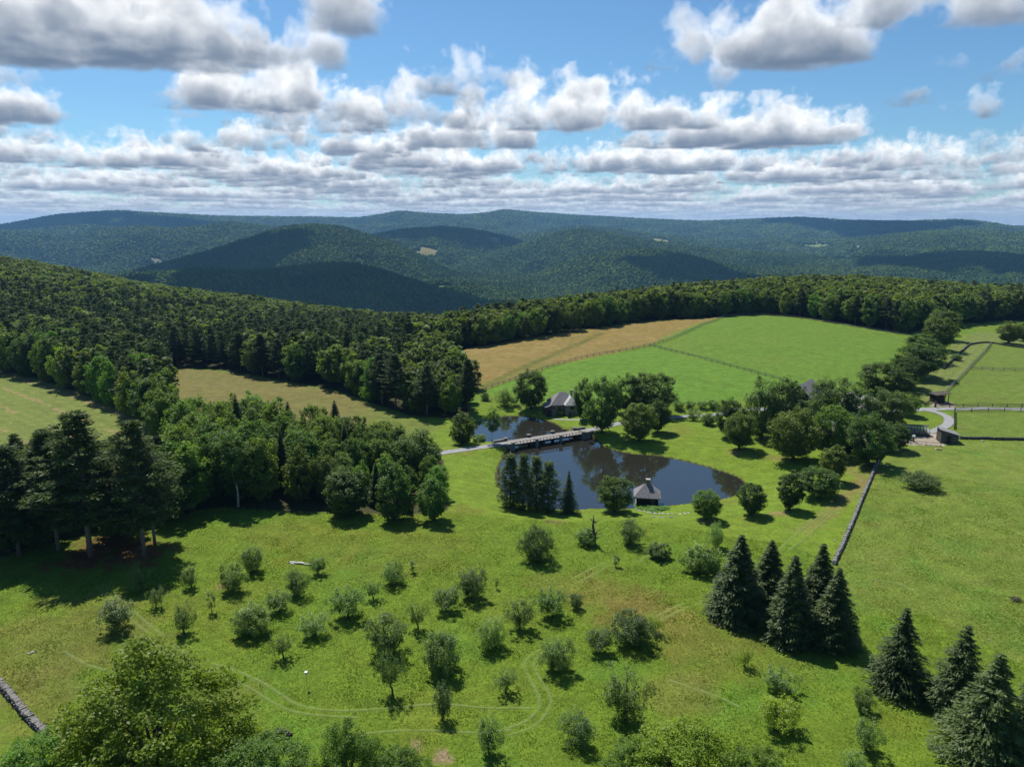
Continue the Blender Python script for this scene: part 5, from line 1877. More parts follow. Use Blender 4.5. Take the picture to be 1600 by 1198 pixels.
# ------------------------------------------------------------------ bridge
def bridge():
    a, b = Vector(ROAD_WEST[-1] + (ROAD_Z,)), Vector(ROAD_EAST[0] + (ROAD_Z,))
    d = b - a
    L = d.length + 1.2
    rz = math.atan2(d.y, d.x)
    m = (a + b) / 2
    t = thing('bridge', 'low pale plank bridge with dark railings and stone piers between the two ponds', 'bridge', (m.x, m.y, ROAD_Z), rz)
    W = 4.0
    MB().box((0, 0, -0.30), (L, W - 0.2, 0.42)).build('beam', M_DARKWOOD, t)
    n = int(L / 0.45)
    pm = MB().box((0, 0, 0), (0.43, W, 0.08)).mesh('plank', M_PLANK)
    for i in range(n):
        o = link(bpy.data.objects.new('plank', pm), t)
        o.location = (-L / 2 + (i + 0.5) * L / n, random.uniform(-0.03, 0.03), 0.0 + random.uniform(-0.006, 0.006))
    for s in (-1, 1):
        for k, px in enumerate((-L / 2 + 0.4, -L / 6, L / 6, L / 2 - 0.4)):
            pr = MB().box((px, s * (W / 2 + 0.28), -0.85), (0.8, 0.6, 2.8), jit=0.05, top=0.9).build('pier', M_STONE, t)
            MB().box((px, s * (W / 2 + 0.28), 0.68), (1.12, 0.95, 0.18), jit=0.03).build('cap', M_STONE, pr)
        for j, hz in enumerate((0.36, 0.72)):
            MB().beam((-L / 2, s * (W / 2 - 0.05), hz), (L / 2, s * (W / 2 - 0.05), hz), 0.06, 0.09).build('rail', M_POST, t)
        np_ = 22
        for i in range(np_):
            MB().box((-L / 2 + (i + 0.5) * L / np_, s * (W / 2 + 0.06), 0.34), (0.10, 0.10, 0.9)).build('post', M_POST, t)
        for e in (-1, 1):
            MB().box((e * (L / 2 + 1.5), s * (W / 2 + 0.25), -0.75), (3.2, 0.6, 2.3), jit=0.05).build('wing_wall', M_STONE, t)
            MB().box((e * (L / 2 + 1.5), s * (W / 2 + 0.25), 0.46), (3.3, 0.75, 0.14), jit=0.03).build('coping', M_STONE, t)
    for e in (-1, 1):
        MB().box((e * (L / 2 - 0.2), 0, -1.2), (1.2, W, 1.75), jit=0.04).build('abutment', M_STONE, t)


bridge()


# ------------------------------------------------------------------ houses
def add_window(par, c, w, h, axis, glass=M_GLASS, frame=M_WOOD):
    """window on a wall; axis 'y-' faces -y, 'x+' faces +x, 'x-' faces -x"""
    x, y, z = c
    if axis == 'y-':
        f = MB()
        for dx in (-w / 2, w / 2):
            f.box((x + dx, y - 0.03, z), (0.10, 0.10, h + 0.1))
        for dz in (-h / 2, h / 2):
            f.box((x, y - 0.035, z + dz), (w + 0.12, 0.11, 0.10))
        fo = f.build('window', frame, par)
        MB().box((x, y - 0.01, z), (w - 0.05, 0.04, h - 0.05)).build('pane', glass, fo)
        MB().box((x, y - 0.02, z), (0.05, 0.07, h - 0.08)).build('bar', frame, fo)
    else:
        s = 1 if axis == 'x+' else -1
        f = MB()
        for dy in (-w / 2, w / 2):
            f.box((x + s * 0.03, y + dy, z), (0.10, 0.10, h + 0.1))
        for dz in (-h / 2, h / 2):
            f.box((x + s * 0.035, y, z + dz), (0.11, w + 0.12, 0.10))
        fo = f.build('window', frame, par)
        MB().box((x + s * 0.01, y, z), (0.04, w - 0.05, h - 0.05)).build('pane', glass, fo)


def stone_house():
    x, y, z = hit(870, 650)
    t = thing('stone_house', 'stone house with grey hipped roof, pale dormer gable and chimney beyond the upper pond', 'house', (x + 1.9, y + 4.0, z - 0.1), math.radians(8))
    W, D, Hh = 7.8, 6.4, 3.5
    MB().box((0, 0, Hh / 2), (W, D, Hh)).build('wall', M_STONE, t)
    rf = hip_roof(MB(), W + 0.9, D + 0.9, Hh, 3.4, 1.6).build('roof', M_SHINGLE, t)
    shingle_rows(W + 0.9, D + 0.9, Hh, 3.4, 1.6, 14, 30, M_SHINGLE, rf)
    # front bay with its own pale roof
    MB().box((2.1, -D / 2 - 0.9, 1.9), (4.0, 2.2, 3.8)).build('front_bay', M_STONE, t)
    dm = MB()
    a = 2.4
    dm.add([(2.1 - a, -D / 2 - 2.4, 3.78), (2.1 + a, -D / 2 - 2.4, 3.78), (2.1 + a, -D / 2 + 2.6, 3.78), (2.1 - a, -D / 2 + 2.6, 3.78), (2.1, -D / 2 - 0.2, 6.0), (2.1, -D / 2 + 2.6, 6.0),
            (2.1 - a, -D / 2 - 2.4, 3.62), (2.1 + a, -D / 2 - 2.4, 3.62)],
           [(0, 1, 4), (1, 2, 5, 4), (3, 0, 4, 5), (0, 6, 7, 1), (3, 2, 1, 0)])
    dm.build('bay_roof', M_SHINGLE_PALE, t)
    # low wing to the left
    MB().box((-W / 2 - 0.9, -1.0, 1.4), (2.0, 4.6, 2.8)).build('side_wing', M_STONE_DARK, t)
    wr = MB()
    prism(wr, [(-W / 2 - 2.3, 2.7), (-W / 2 + 0.1, 3.4), (-W / 2 + 0.1, 3.55), (-W / 2 - 2.3, 2.86)], -3.7, 1.7)
    wr.build('wing_roof', M_SHINGLE, t)
    ch = MB().box((2.9, 0.4, 5.6), (0.8, 0.8, 3.0), jit=0.02).build('chimney', M_STONE_LIGHT, t)
    MB().box((2.9, 0.4, 7.15), (1.0, 1.0, 0.16)).build('cap', M_STONE, ch)
    add_window(t, (2.1, -D / 2 - 2.0, 2.9), 1.6, 0.9, 'y-')
    add_window(t, (1.4, -D / 2 - 2.0, 1.2), 0.9, 1.2, 'y-')
    add_window(t, (-1.6, -D / 2, 2.6), 1.2, 1.3, 'y-')
    add_window(t, (-3.3, -D / 2, 2.6), 0.9, 1.3, 'y-')
    dr = MB().box((-1.0, -D / 2 - 0.04, 1.05), (1.0, 0.08, 2.1)).build('door', M_DARKWOOD, t)
    MB().box((-0.65, -D / 2 - 0.1, 1.05), (0.06, 0.06, 0.14)).build('handle', M_METAL, dr)
    op = MB().box((-W / 2 - 0.9, -3.34, 1.0), (1.2, 0.08, 2.0)).build('cellar_door', M_DARKWOOD, t)
    # walk before the house
    strip_mesh('garden_walk', hit_line([(862, 655), (880, 656), (900, 656), (920, 656.5)]), 0.7, M_STONE_LIGHT, 0.06)
    o = MB().box((0, 0, 0.25), (1.4, 0.5, 0.08)).build('seat', M_WOOD)
    bt = thing('garden_bench', 'small pale wooden bench on the lawn left of the stone house', 'bench', P3(812, 639), 0.3)
    o.parent = bt
    for sx in (-0.6, 0.6):
        MB().box((sx, 0, 0.12), (0.1, 0.42, 0.24)).build('leg', M_WOOD, bt)
    MB().box((0, 0.24, 0.55), (1.4, 0.06, 0.4)).build('backrest', M_WOOD, bt)


stone_house()


def gable_house(name, label, cat, loc, rz, W, D, Hh, rise, wall, roof, windows=3, door=True, chimney=False, over=0.45):
    t = thing(name, label, cat, loc, rz)
    mb = MB()
    prism(mb, [(-W / 2, -0.4), (W / 2, -0.4), (W / 2, Hh), (0, Hh + rise), (-W / 2, Hh)], -D / 2, D / 2)
    mb.build('wall', wall, t)
    for s in (-1, 1):
        k = rise / (W / 2)
        r = MB()
        e = W / 2 + over
        prism(r, [(0.0, Hh + rise + 0.03), (s * e, Hh - k * over + 0.03), (s * e, Hh - k * over + 0.20), (0.0, Hh + rise + 0.22)], -D / 2 - over, D / 2 + over)
        r.build('roof', roof, t)
    for i in range(windows):
        yy = -D / 2 + D * (i + 0.5) / windows
        add_window(t, (W / 2, yy, Hh * 0.55), 0.9, 1.1, 'x+')
        add_window(t, (-W / 2, yy, Hh * 0.55), 0.9, 1.1, 'x-')
    if door:
        d = MB().box((0, -D / 2 - 0.04, 1.1), (1.6, 0.08, 2.2)).build('door', M_POST, t)
        MB().box((0.5, -D / 2 - 0.1, 1.1), (0.06, 0.06, 0.2)).build('handle', M_METAL, d)
    if chimney:
        MB().box((0, D * 0.25, Hh + rise + 0.3), (0.7, 0.7, 1.6)).build('chimney', M_BRICK, t)
    return t


b = P3(1262, 640)
gable_house('dark_barn', 'dark barn whose gable roof shows between the feathery trees', 'barn', (b.x, b.y + 3, b.z), math.radians(-38), 7.0, 12.0, 4.4, 3.4, M_DARKWOOD, M_SHINGLE, 3)
b = P3(1349, 655)
gable_house('farmhouse', 'farm building with a grey gable roof between loose trees right of centre', 'house', (b.x, b.y + 2, b.z), math.radians(20), 6.0, 9.0, 3.6, 3.0, M_WOOD, M_SHINGLE_PALE, 3, True, True)
b = P3(1328, 708)
gable_house('black_barn', 'nearly black barn behind the pointed green maple', 'barn', (b.x, b.y + 4.0, b.z), math.radians(52), 6.5, 11.0, 3.0, 3.4, M_DARKWOOD, M_SHINGLE, 3)


def mono_shed(name, label, loc, rz, W, D, h0, h1, wall, roof, opening=False):
    """shed with a single-pitch roof, low side at +x"""
    t = thing(name, label, 'shed', loc, rz)
    if opening:
        for (c, s) in (((-W / 2 + 0.06, 0, h0 / 2), (0.12, D, h0)), ((0, D / 2 - 0.06, h0 / 2), (W - 0.26, 0.12, h0)), ((-W * 0.18, -D / 2 + 0.06, h0 / 2), (W * 0.62, 0.12, h0))):
            MB().box(c, s).build('wall', wall, t)
        for px in (W / 2 - 0.1,):
            for py in (-D / 2 + 0.1, 0, D / 2 - 0.1):
                MB().box((px, py, h1 / 2 - 0.1), (0.16, 0.16, h1 - 0.2)).build('post', M_POST, t)
    else:
        mb = MB()
        prism(mb, [(-W / 2, -0.3), (W / 2, -0.3), (W / 2, h1), (-W / 2, h0)], -D / 2, D / 2)
        mb.build('wall', wall, t)
        d = MB().box((-0.2, -D / 2 - 0.04, 0.95), (0.9, 0.08, 1.9)).build('door', M_DARKWOOD, t)
        MB().box((0.1, -D / 2 - 0.1, 0.95), (0.05, 0.06, 0.15)).build('handle', M_METAL, d)
        add_window(t, (W * 0.28, -D / 2, h1 * 0.55), 0.6, 0.6, 'y-')
    r = MB()
    sl = (h1 - h0) / W
    o = 0.35
    prism(r, [(-W / 2 - o, h0 - sl * o + 0.02), (W / 2 + o, h1 + sl * o + 0.02), (W / 2 + o, h1 + sl * o + 0.16), (-W / 2 - o, h0 - sl * o + 0.16)], -D / 2 - o, D / 2 + o)
    r.build('roof', roof, t)
    return t


b = P3(1485, 693)
mono_shed('stone_shed', 'small stone shed with sloping grey roof at the corner of the gravel yard', (b.x, b.y + 1.6, b.z), math.radians(-14), 4.0, 3.6, 3.3, 2.2, M_STONE_DARK, M_SHINGLE)
b = P3(1471, 630)
mono_shed('field_shelter', 'dark wooden field shelter beside the road and the lane fence', (b.x, b.y + 1.4, b.z), math.radians(8), 4.2, 3.0, 2.5, 3.0, M_DARKWOOD, M_POST, True)


def greenhouse():
    a, b = P3(1411, 680), P3(1453, 682)
    d = b - a
    L = d.length
    t = thing('greenhouse', 'low glass greenhouse with a white-edged roof and metal ribs beside the gravel yard', 'greenhouse', ((a.x + b.x) / 2, (a.y + b.y) / 2 + 1.2, (a.z + b.z) / 2), math.atan2(d.y, d.x))
    W, h, rise = 3.0, 1.5, 1.2
    MB().box((0, 0, 0.2), (L, W, 0.9)).build('base_wall', M_STONE_DARK, t)
    n = 9
    for i in range(n + 1):
        x = -L / 2 + i * L / n
        mb = MB()
        for p, q in (((x, -W / 2, 0.6), (x, -W / 2, h)), ((x, W / 2, 0.6), (x, W / 2, h)), ((x, -W / 2, h), (x, 0, h + rise)), ((x, W / 2, h), (x, 0, h + rise))):
            mb.beam(p, q, 0.09)
        mb.build('rib', M_METAL, t)
    MB().beam((-L / 2, 0, h + rise), (L / 2, 0, h + rise), 0.12).build('ridge', M_METAL, t)
    for i in range(n):
        x0, x1 = -L / 2 + i * L / n + 0.06, -L / 2 + (i + 1) * L / n - 0.06
        for s in (-1, 1):
            mb = MB()
            mb.add([(x0, s * W / 2, h), (x1, s * W / 2, h), (x1, s * 0.03, h + rise - 0.03), (x0, s * 0.03, h + rise - 0.03)], [(0, 1, 2, 3)])
            mb.add([(x0, s * W / 2, 0.66), (x1, s * W / 2, 0.66), (x1, s * W / 2, h - 0.04), (x0, s * W / 2, h - 0.04)], [(0, 1, 2, 3)])
            mb.build('pane', M_PANE, t)


greenhouse()


# ------------------------------------------------------------------ fences and walls
def fence(pts, label, spacing=3.0, h=1.25, rails=3, post=M_WOOD, rail=M_WOOD, pw=0.16, name='fence', group=None):
    line = smooth_line(hit_line(pts), 6) if len(pts) > 2 else hit_line(pts)
    P = np.array(line)
    S = np.r_[0, np.cumsum(np.hypot(*(P[1:] - P[:-1]).T))]
    n = max(2, int(S[-1] / spacing) + 1)
    s = np.linspace(0, S[-1], n)
    xs, ys = np.interp(s, S, P[:, 0]), np.interp(s, S, P[:, 1])
    zs = ground_z(xs, ys)
    t = thing(name, label, 'fence', (xs[0], ys[0], zs[0]), 0, group)
    pm = MB().box((0, 0, h / 2 - 0.1), (pw, pw, h + 0.2), top=0.9).mesh('post', post)
    for x, y, z in zip(xs, ys, zs):
        o = link(bpy.data.objects.new('post', pm), t)
        o.location = (x - xs[0], y - ys[0], z - zs[0] - 0.03)
        o.rotation_euler = (random.uniform(-0.03, 0.03), random.uniform(-0.03, 0.03), random.uniform(0, 1))
    for k in range(rails):
        mb = MB()
        hz = h * (0.3 + 0.6 * k / max(rails - 1, 1))
        for i in range(n - 1):
            mb.beam((xs[i] - xs[0], ys[i] - ys[0], zs[i] - zs[0] + hz), (xs[i + 1] - xs[0], ys[i + 1] - ys[0], zs[i + 1] - zs[0] + hz + random.uniform(-0.03, 0.03)), 0.05, 0.11)
        mb.build('rail', rail, t)
    return t


G_F = 'wooden post and rail fences of the pastures'
fence([(750, 613), (800, 595), (860, 574), (930, 556), (1015, 541), (1075, 519), (1130, 497)], 'long fence between the tan hay field and the green pasture', 3.4, group=G_F)
fence([(1015, 541), (1080, 557), (1140, 573), (1195, 588), (1245, 603), (1280, 612)], 'fence across the green pasture, running down to the farm trees', 3.2, group=G_F)
fence([(1130, 496), (1180, 492.5), (1250, 498), (1330, 511), (1417, 525)], 'fence along the wood at the top of the green pasture', 4.5, group=G_F)
fence([(1478, 614), (1500, 591), (1520, 570), (1540, 549), (1549, 537)], 'pale fence climbing beside the striped lane at right', 3.0, post=M_STONE_LIGHT, rail=M_WOOD, group=G_F)
fence([(1518, 577), (1560, 579), (1620, 581)], 'faint fence across the upper right-hand paddock', 3.6, group=G_F)
fence([(1462, 636), (1500, 636.5), (1540, 636), (1620, 636)], 'dark fence on the far side of the right-hand road', 4.0, post=M_POST, rail=M_POST, group=G_F)
fence([(1492, 643.5), (1540, 643.5), (1620, 643)], 'dark fence on the near side of the right-hand road', 4.0, post=M_POST, rail=M_POST, group=G_F)
fence([(1491, 644), (1491, 658), (1491, 671)], 'fence seen end-on from the road down to the stone shed', 2.2, post=M_POST, rail=M_POST, rails=4, group=G_F)
fence([(1445, 635), (1452, 631), (1460, 627)], 'short dark fence left of the field shelter', 1.3, post=M_POST, rail=M_POST, group=G_F)
fence([(1402, 693), (1420, 694), (1440, 696), (1470, 698)], 'low wire fence along the front of the gravel yard', 3.0, 1.0, 2, post=M_POST, rail=M_METAL, pw=0.12, group=G_F)
fence([(752, 627), (790, 630), (830, 632)], 'low fence at the foot of the pasture left of the stone house', 3.0, 1.0, 2, group=G_F)


def stone_wall(pts, label, width, h, mat, size=0.5, stones_as_parts=False, name='stone_wall', mats=None):
    """dry stone wall: every stone its own block, laid in courses along the line"""
    line = smooth_line(hit_line(pts), 6) if len(pts) > 2 else hit_line(pts)
    P = np.array(line)
    S = np.r_[0, np.cumsum(np.hypot(*(P[1:] - P[:-1]).T))]
    x0, y0 = P[0]
    z0 = float(ground_z(x0, y0))
    t = thing(name, label, 'stone wall', (x0, y0, z0))
    rg = np.random.default_rng(len(pts) * 17 + int(S[-1]))
    courses = max(2, int(h / (size * 0.42)))
    joined = MB()
    n_parts = 0
    protos = [MB().box((0, 0, 0), (1, 1, 1), jit=0.13, top=0.9).mesh('stone', m) for m in (mats or [mat]) for _ in range(5)]
    for c in range(courses):
        s = rg.uniform(0, size)
        wc = width * (1.0 - 0.25 * c / courses)
        while s < S[-1]:
            ln = size * rg.uniform(0.55, 1.35)
            x, y = np.interp(s, S, P[:, 0]), np.interp(s, S, P[:, 1])
            xe, ye = np.interp(min(s + 0.5, S[-1]), S, P[:, 0]), np.interp(min(s + 0.5, S[-1]), S, P[:, 1])
            rz = math.atan2(ye - y, xe - x) if (xe != x or ye != y) else 0.0
            gz = float(ground_z(x, y)) - z0
            hc = h / courses
            dep = wc * rg.uniform(0.8, 1.12)
            off = rg.normal() * 0.06 * width
            loc = (x - x0 - math.sin(rz) * off, y - y0 + math.cos(rz) * off, gz + hc * (c + 0.5) + rg.uniform(-0.03, 0.03))
            sz = (ln * 0.97, dep, hc * rg.uniform(0.85, 1.15))
            if stones_as_parts and n_parts < 300:
                o = link(bpy.data.objects.new('stone', protos[rg.integers(len(protos))]), t)
                o.location = loc
                o.scale = sz
                o.rotation_euler = (rg.normal() * 0.10, rg.normal() * 0.10, rz + rg.normal() * 0.16)
                n_parts += 1
            else:
                joined.box(loc, sz, rz + rg.normal() * 0.12, 0.05, 0.92)
            s += ln
    if joined.v:
        o = joined.build('stones', mat, t)
        o['kind'] = 'stuff'
    return t


stone_wall([(-40, 1040), (-5, 1066), (20, 1094), (45, 1122), (72, 1152), (84, 1166)], 'rough dry stone wall at the lower left corner', 0.85, 0.7, M_STONE, 0.30, True, mats=[M_STONE, M_STONE_DARK, M_STONE])
stone_wall([(1302, 884), (1325, 832), (1346, 782), (1362, 744), (1373, 720), (1390, 700)], 'long straight stone wall between the lawn and the right-hand pasture', 0.65, 0.72, M_STONE, 0.5, True, mats=[M_STONE, M_STONE_LIGHT])
stone_wall([(1498, 686), (1540, 686.5), (1600, 688), (1680, 690)], 'dark low stone wall running right from the stone shed', 0.6, 0.7, M_STONE_DARK, 0.6)
stone_wall([(1474, 577), (1490, 562), (1505, 548), (1520, 538), (1545, 536), (1575, 541), (1640, 549)], 'dark curving wall along the lane at the right', 0.6, 0.7, M_STONE_DARK, 0.7)
stone_wall([(1478, 690), (1477, 682), (1476, 676)], 'short pale wall at the side of the gravel yard', 0.5, 0.9, M_STONE, 0.45)

# ------------------------------------------------------------------ small things
b = P3(480, 1076)
t = thing('nest_box', 'white nest box on a thin pole standing in the orchard grass', 'nest box', b)
MB().tube([(0, 0, -0.2), (0, 0, 1.75)], [0.025, 0.022], 6).build('pole', M_METAL, t)
bx = MB().box((0, 0, 1.92), (0.24, 0.24, 0.32)).build('box', M_WHITE, t)
MB().box((0, -0.03, 2.10), (0.32, 0.36, 0.04)).build('roof', M_WHITE, t)
MB().tube([(0, -0.125, 1.95), (0, -0.135, 1.95)], [0.03, 0.03], 8).build('entrance_hole', M_DARKWOOD, bx)

b = P3(441, 1152)
t = thing('log_pile', 'small dark pile of rotten logs in the grass behind the bottom bushes', 'log pile', b, -0.35)
for k, (yy, zz, ln, r) in enumerate([(-0.3, 0.18, 2.1, 0.2), (0.1, 0.2, 1.9, 0.22), (0.45, 0.16, 2.0, 0.18), (-0.1, 0.48, 1.7, 0.17), (0.28, 0.5, 1.5, 0.15)]):
    MB().tube([(-ln / 2, yy, zz), (0, yy + random.uniform(-0.05, 0.05), zz + 0.02), (ln / 2, yy + random.uniform(-0.08, 0.08), zz)], [r, r * 1.05, r * 0.9], 9).build('log', M_POST, t)

b = P3(466, 882)
t = thing('birch_log', 'white fallen birch trunk lying in pieces in the orchard grass', 'log', b, -0.12)
M_BIRCHLOG = simple_mat('bleached_birch', (0.55, 0.53, 0.48), (0.78, 0.76, 0.72), 2.0, 0.8, 0.2)
for (x0, x1, y0, r) in ((-1.5, -0.3, 0.1, 0.17), (-0.2, 1.1, -0.05, 0.2), (1.2, 2.6, -0.2, 0.12), (-1.2, -0.5, -0.3, 0.1)):
    MB().tube([(x0, y0, r * 0.8), ((x0 + x1) / 2, y0 + 0.05, r), (x1, y0 - 0.06, r * 0.8)], [r * 0.9, r, r * 0.8], 8).build('log', M_BIRCHLOG, t)

for k, (u, v, s, lab) in enumerate([(51, 1019, 0.26, 'pale rock in the dry grass above the near stone wall'), (45, 1022, 0.16, 'smaller pale stone beside the pale rock above the near stone wall'),
                                    (1304, 846, 0.22, 'white stone in the grass left of the long stone wall'), (1360, 738, 0.25, 'white stone under the tree by the long wall'),
                                    (1535, 690, 0.4, 'pale boulder before the dark right-hand wall'), (1545, 1000, 0.12, 'tiny pale stone in the right-hand pasture')]):
    mb = MB()
    bm = bmesh.new()
    bmesh.ops.create_icosphere(bm, subdivisions=2, radius=1.0)
    for vv in bm.verts:
        vv.co = vv.co * random.uniform(0.82, 1.12)
        vv.co.z *= 0.6
    me = bpy.data.meshes.new('rock')
    bm.to_mesh(me)
    bm.free()
    me.materials.append(M_STONE_LIGHT)
    o = link(bpy.data.objects.new('rock', me))
    o.location = P3(u, v, s * 0.25)
    o.scale = (s, s * 0.8, s * 0.8)
    tag(o, lab, 'rock', 'loose stones in the grass')

b = P3(1585, 938)
t = thing('brush_pile', 'small brown brush pile in the right-hand pasture', 'brush pile', b)
for k in range(26):
    a, ln = random.uniform(0, 6.28), random.uniform(0.7, 1.5)
    c = (random.uniform(-0.6, 0.6), random.uniform(-0.5, 0.5), random.uniform(0.05, 0.5))
    MB().tube([(c[0] - math.cos(a) * ln / 2, c[1] - math.sin(a) * ln / 2, c[2]), (c[0] + math.cos(a) * ln / 2, c[1] + math.sin(a) * ln / 2, c[2] + random.uniform(-0.1, 0.35))], [0.045, 0.02], 5).build('branch', BARK, t)

b = P3(1427, 690)
t = thing('garden_ornament', 'dark pedestal with a pale rounded top standing in the gravel yard', 'ornament', b)
MB().box((0, 0, 0.06), (0.7, 0.7, 0.16)).build('plinth', M_STONE_DARK, t)
MB().tube([(0, 0, 0.12), (0, 0, 0.6), (0, 0, 1.05), (0, 0, 1.2)], [0.26, 0.20, 0.24, 0.32], 12).build('pedestal', M_STONE_DARK, t, True)
MB().tube([(0, 0, 1.2), (0, 0, 1.32), (0, 0, 1.55), (0, 0, 1.75), (0, 0, 1.84)], [0.30, 0.42, 0.44, 0.28, 0.06], 14).build('top', M_WHITE, t, True)

b = P3(1466, 703)
t = thing('feed_trough', 'small pale yellow trough on the grass below the gravel yard', 'trough', b)
M_YEL = simple_mat('pale_yellow_plastic', (0.62, 0.50, 0.22), (0.72, 0.60, 0.30), 3.0, 0.5, 0.3)
MB().box((0, 0, 0.10), (1.3, 0.6, 0.08)).build('floor', M_YEL, t)
for (c, s) in (((0, 0.32, 0.24), (1.4, 0.06, 0.34)), ((0, -0.32, 0.24), (1.4, 0.06, 0.34)), ((0.68, 0, 0.24), (0.06, 0.58, 0.33)), ((-0.68, 0, 0.24), (0.06, 0.58, 0.33))):
    MB().box(c, s).build('side', M_YEL, t)

b = P3(1462, 641.5, 0)
t = thing('gate_post', 'stout dark post at the bend of the road by the field shelter', 'post', P3(1461, 637))
MB().box((0, 0, 0.8), (0.4, 0.4, 1.8), jit=0.02).build('shaft', M_POST, t)
MB().box((0, 0, 1.75), (0.5, 0.5, 0.12)).build('cap', M_POST, t)

# dock at the left end of the upper pond
b = Vector(pix_at_z(752, 659, WATER_Z) + (WATER_Z,))
t = thing('dock', 'little weathered dock with stones at the left end of the upper pond', 'dock', b, 0.35)
for i in range(7):
    MB().box((-1.2 + i * 0.36, 0, 0.42), (0.33, 1.3, 0.06)).build('plank', M_WOOD, t)
for sx in (-1.2, 0.9):
    for sy in (-0.5, 0.5):
        MB().box((sx, sy, 0.0), (0.14, 0.14, 1.0)).build('pile', M_POST, t)

# ------------------------------------------------------------------ far farms
FAR = [(1275, 381, 17, 9, 'white farmhouse in the clearing on the far right-hand hill', 0.4), (1286, 382, 13, 8, 'white barn right of the farmhouse on the far hill', 1.2), (1341, 388, 15, 9, 'white house alone in a clearing on the far right-hand hill', 0.2),
       (890, 451, 14, 8, 'pale house in the valley trees beyond the tan field', 0.1), (247, 411, 15, 9, 'white house in the valley behind the left forest', 0.6), (683, 395, 14, 8, 'small pale building at the edge of the far tan field', 0.3)]
for (u, v, W, D, lab, rz) in FAR:
    x, y, z = hit(u, v)
    gable_house('white_house', lab, 'house', (x, y, z + 1.0), rz, D * 1.1, W * 1.1, 6.5, 4.5, M_WHITE, M_SHINGLE_PALE, 3, True, False)

# ------------------------------------------------------------------ rough grass: tufts over the unmown meadow
def tuft_mesh(seed, blades):
    rg = np.random.default_rng(seed)
    V, F, A = [], [], []
    for k in range(blades):
        a = rg.uniform(0, 6.28)
        r0 = rg.uniform(0, 0.16)
        b = np.array([math.cos(a) * r0, math.sin(a) * r0, -0.02])
        h = rg.uniform(0.55, 1.0)
        lean = rg.uniform(0.1, 0.55)
        a2 = a + rg.normal() * 0.8
        tip = b + np.array([math.cos(a2) * lean, math.sin(a2) * lean, h])
        sd = np.array([-math.sin(a2), math.cos(a2), 0]) * rg.uniform(0.05, 0.10)
        o = len(V)
        V += [b - sd, b + sd, tip]
        F.append((o, o + 1, o + 2))
        A.append(rg.random())
    return mesh_np('tuft', np.array(V), np.array(F), None, False, {'leaf': ('FACE', 'FLOAT', A)})


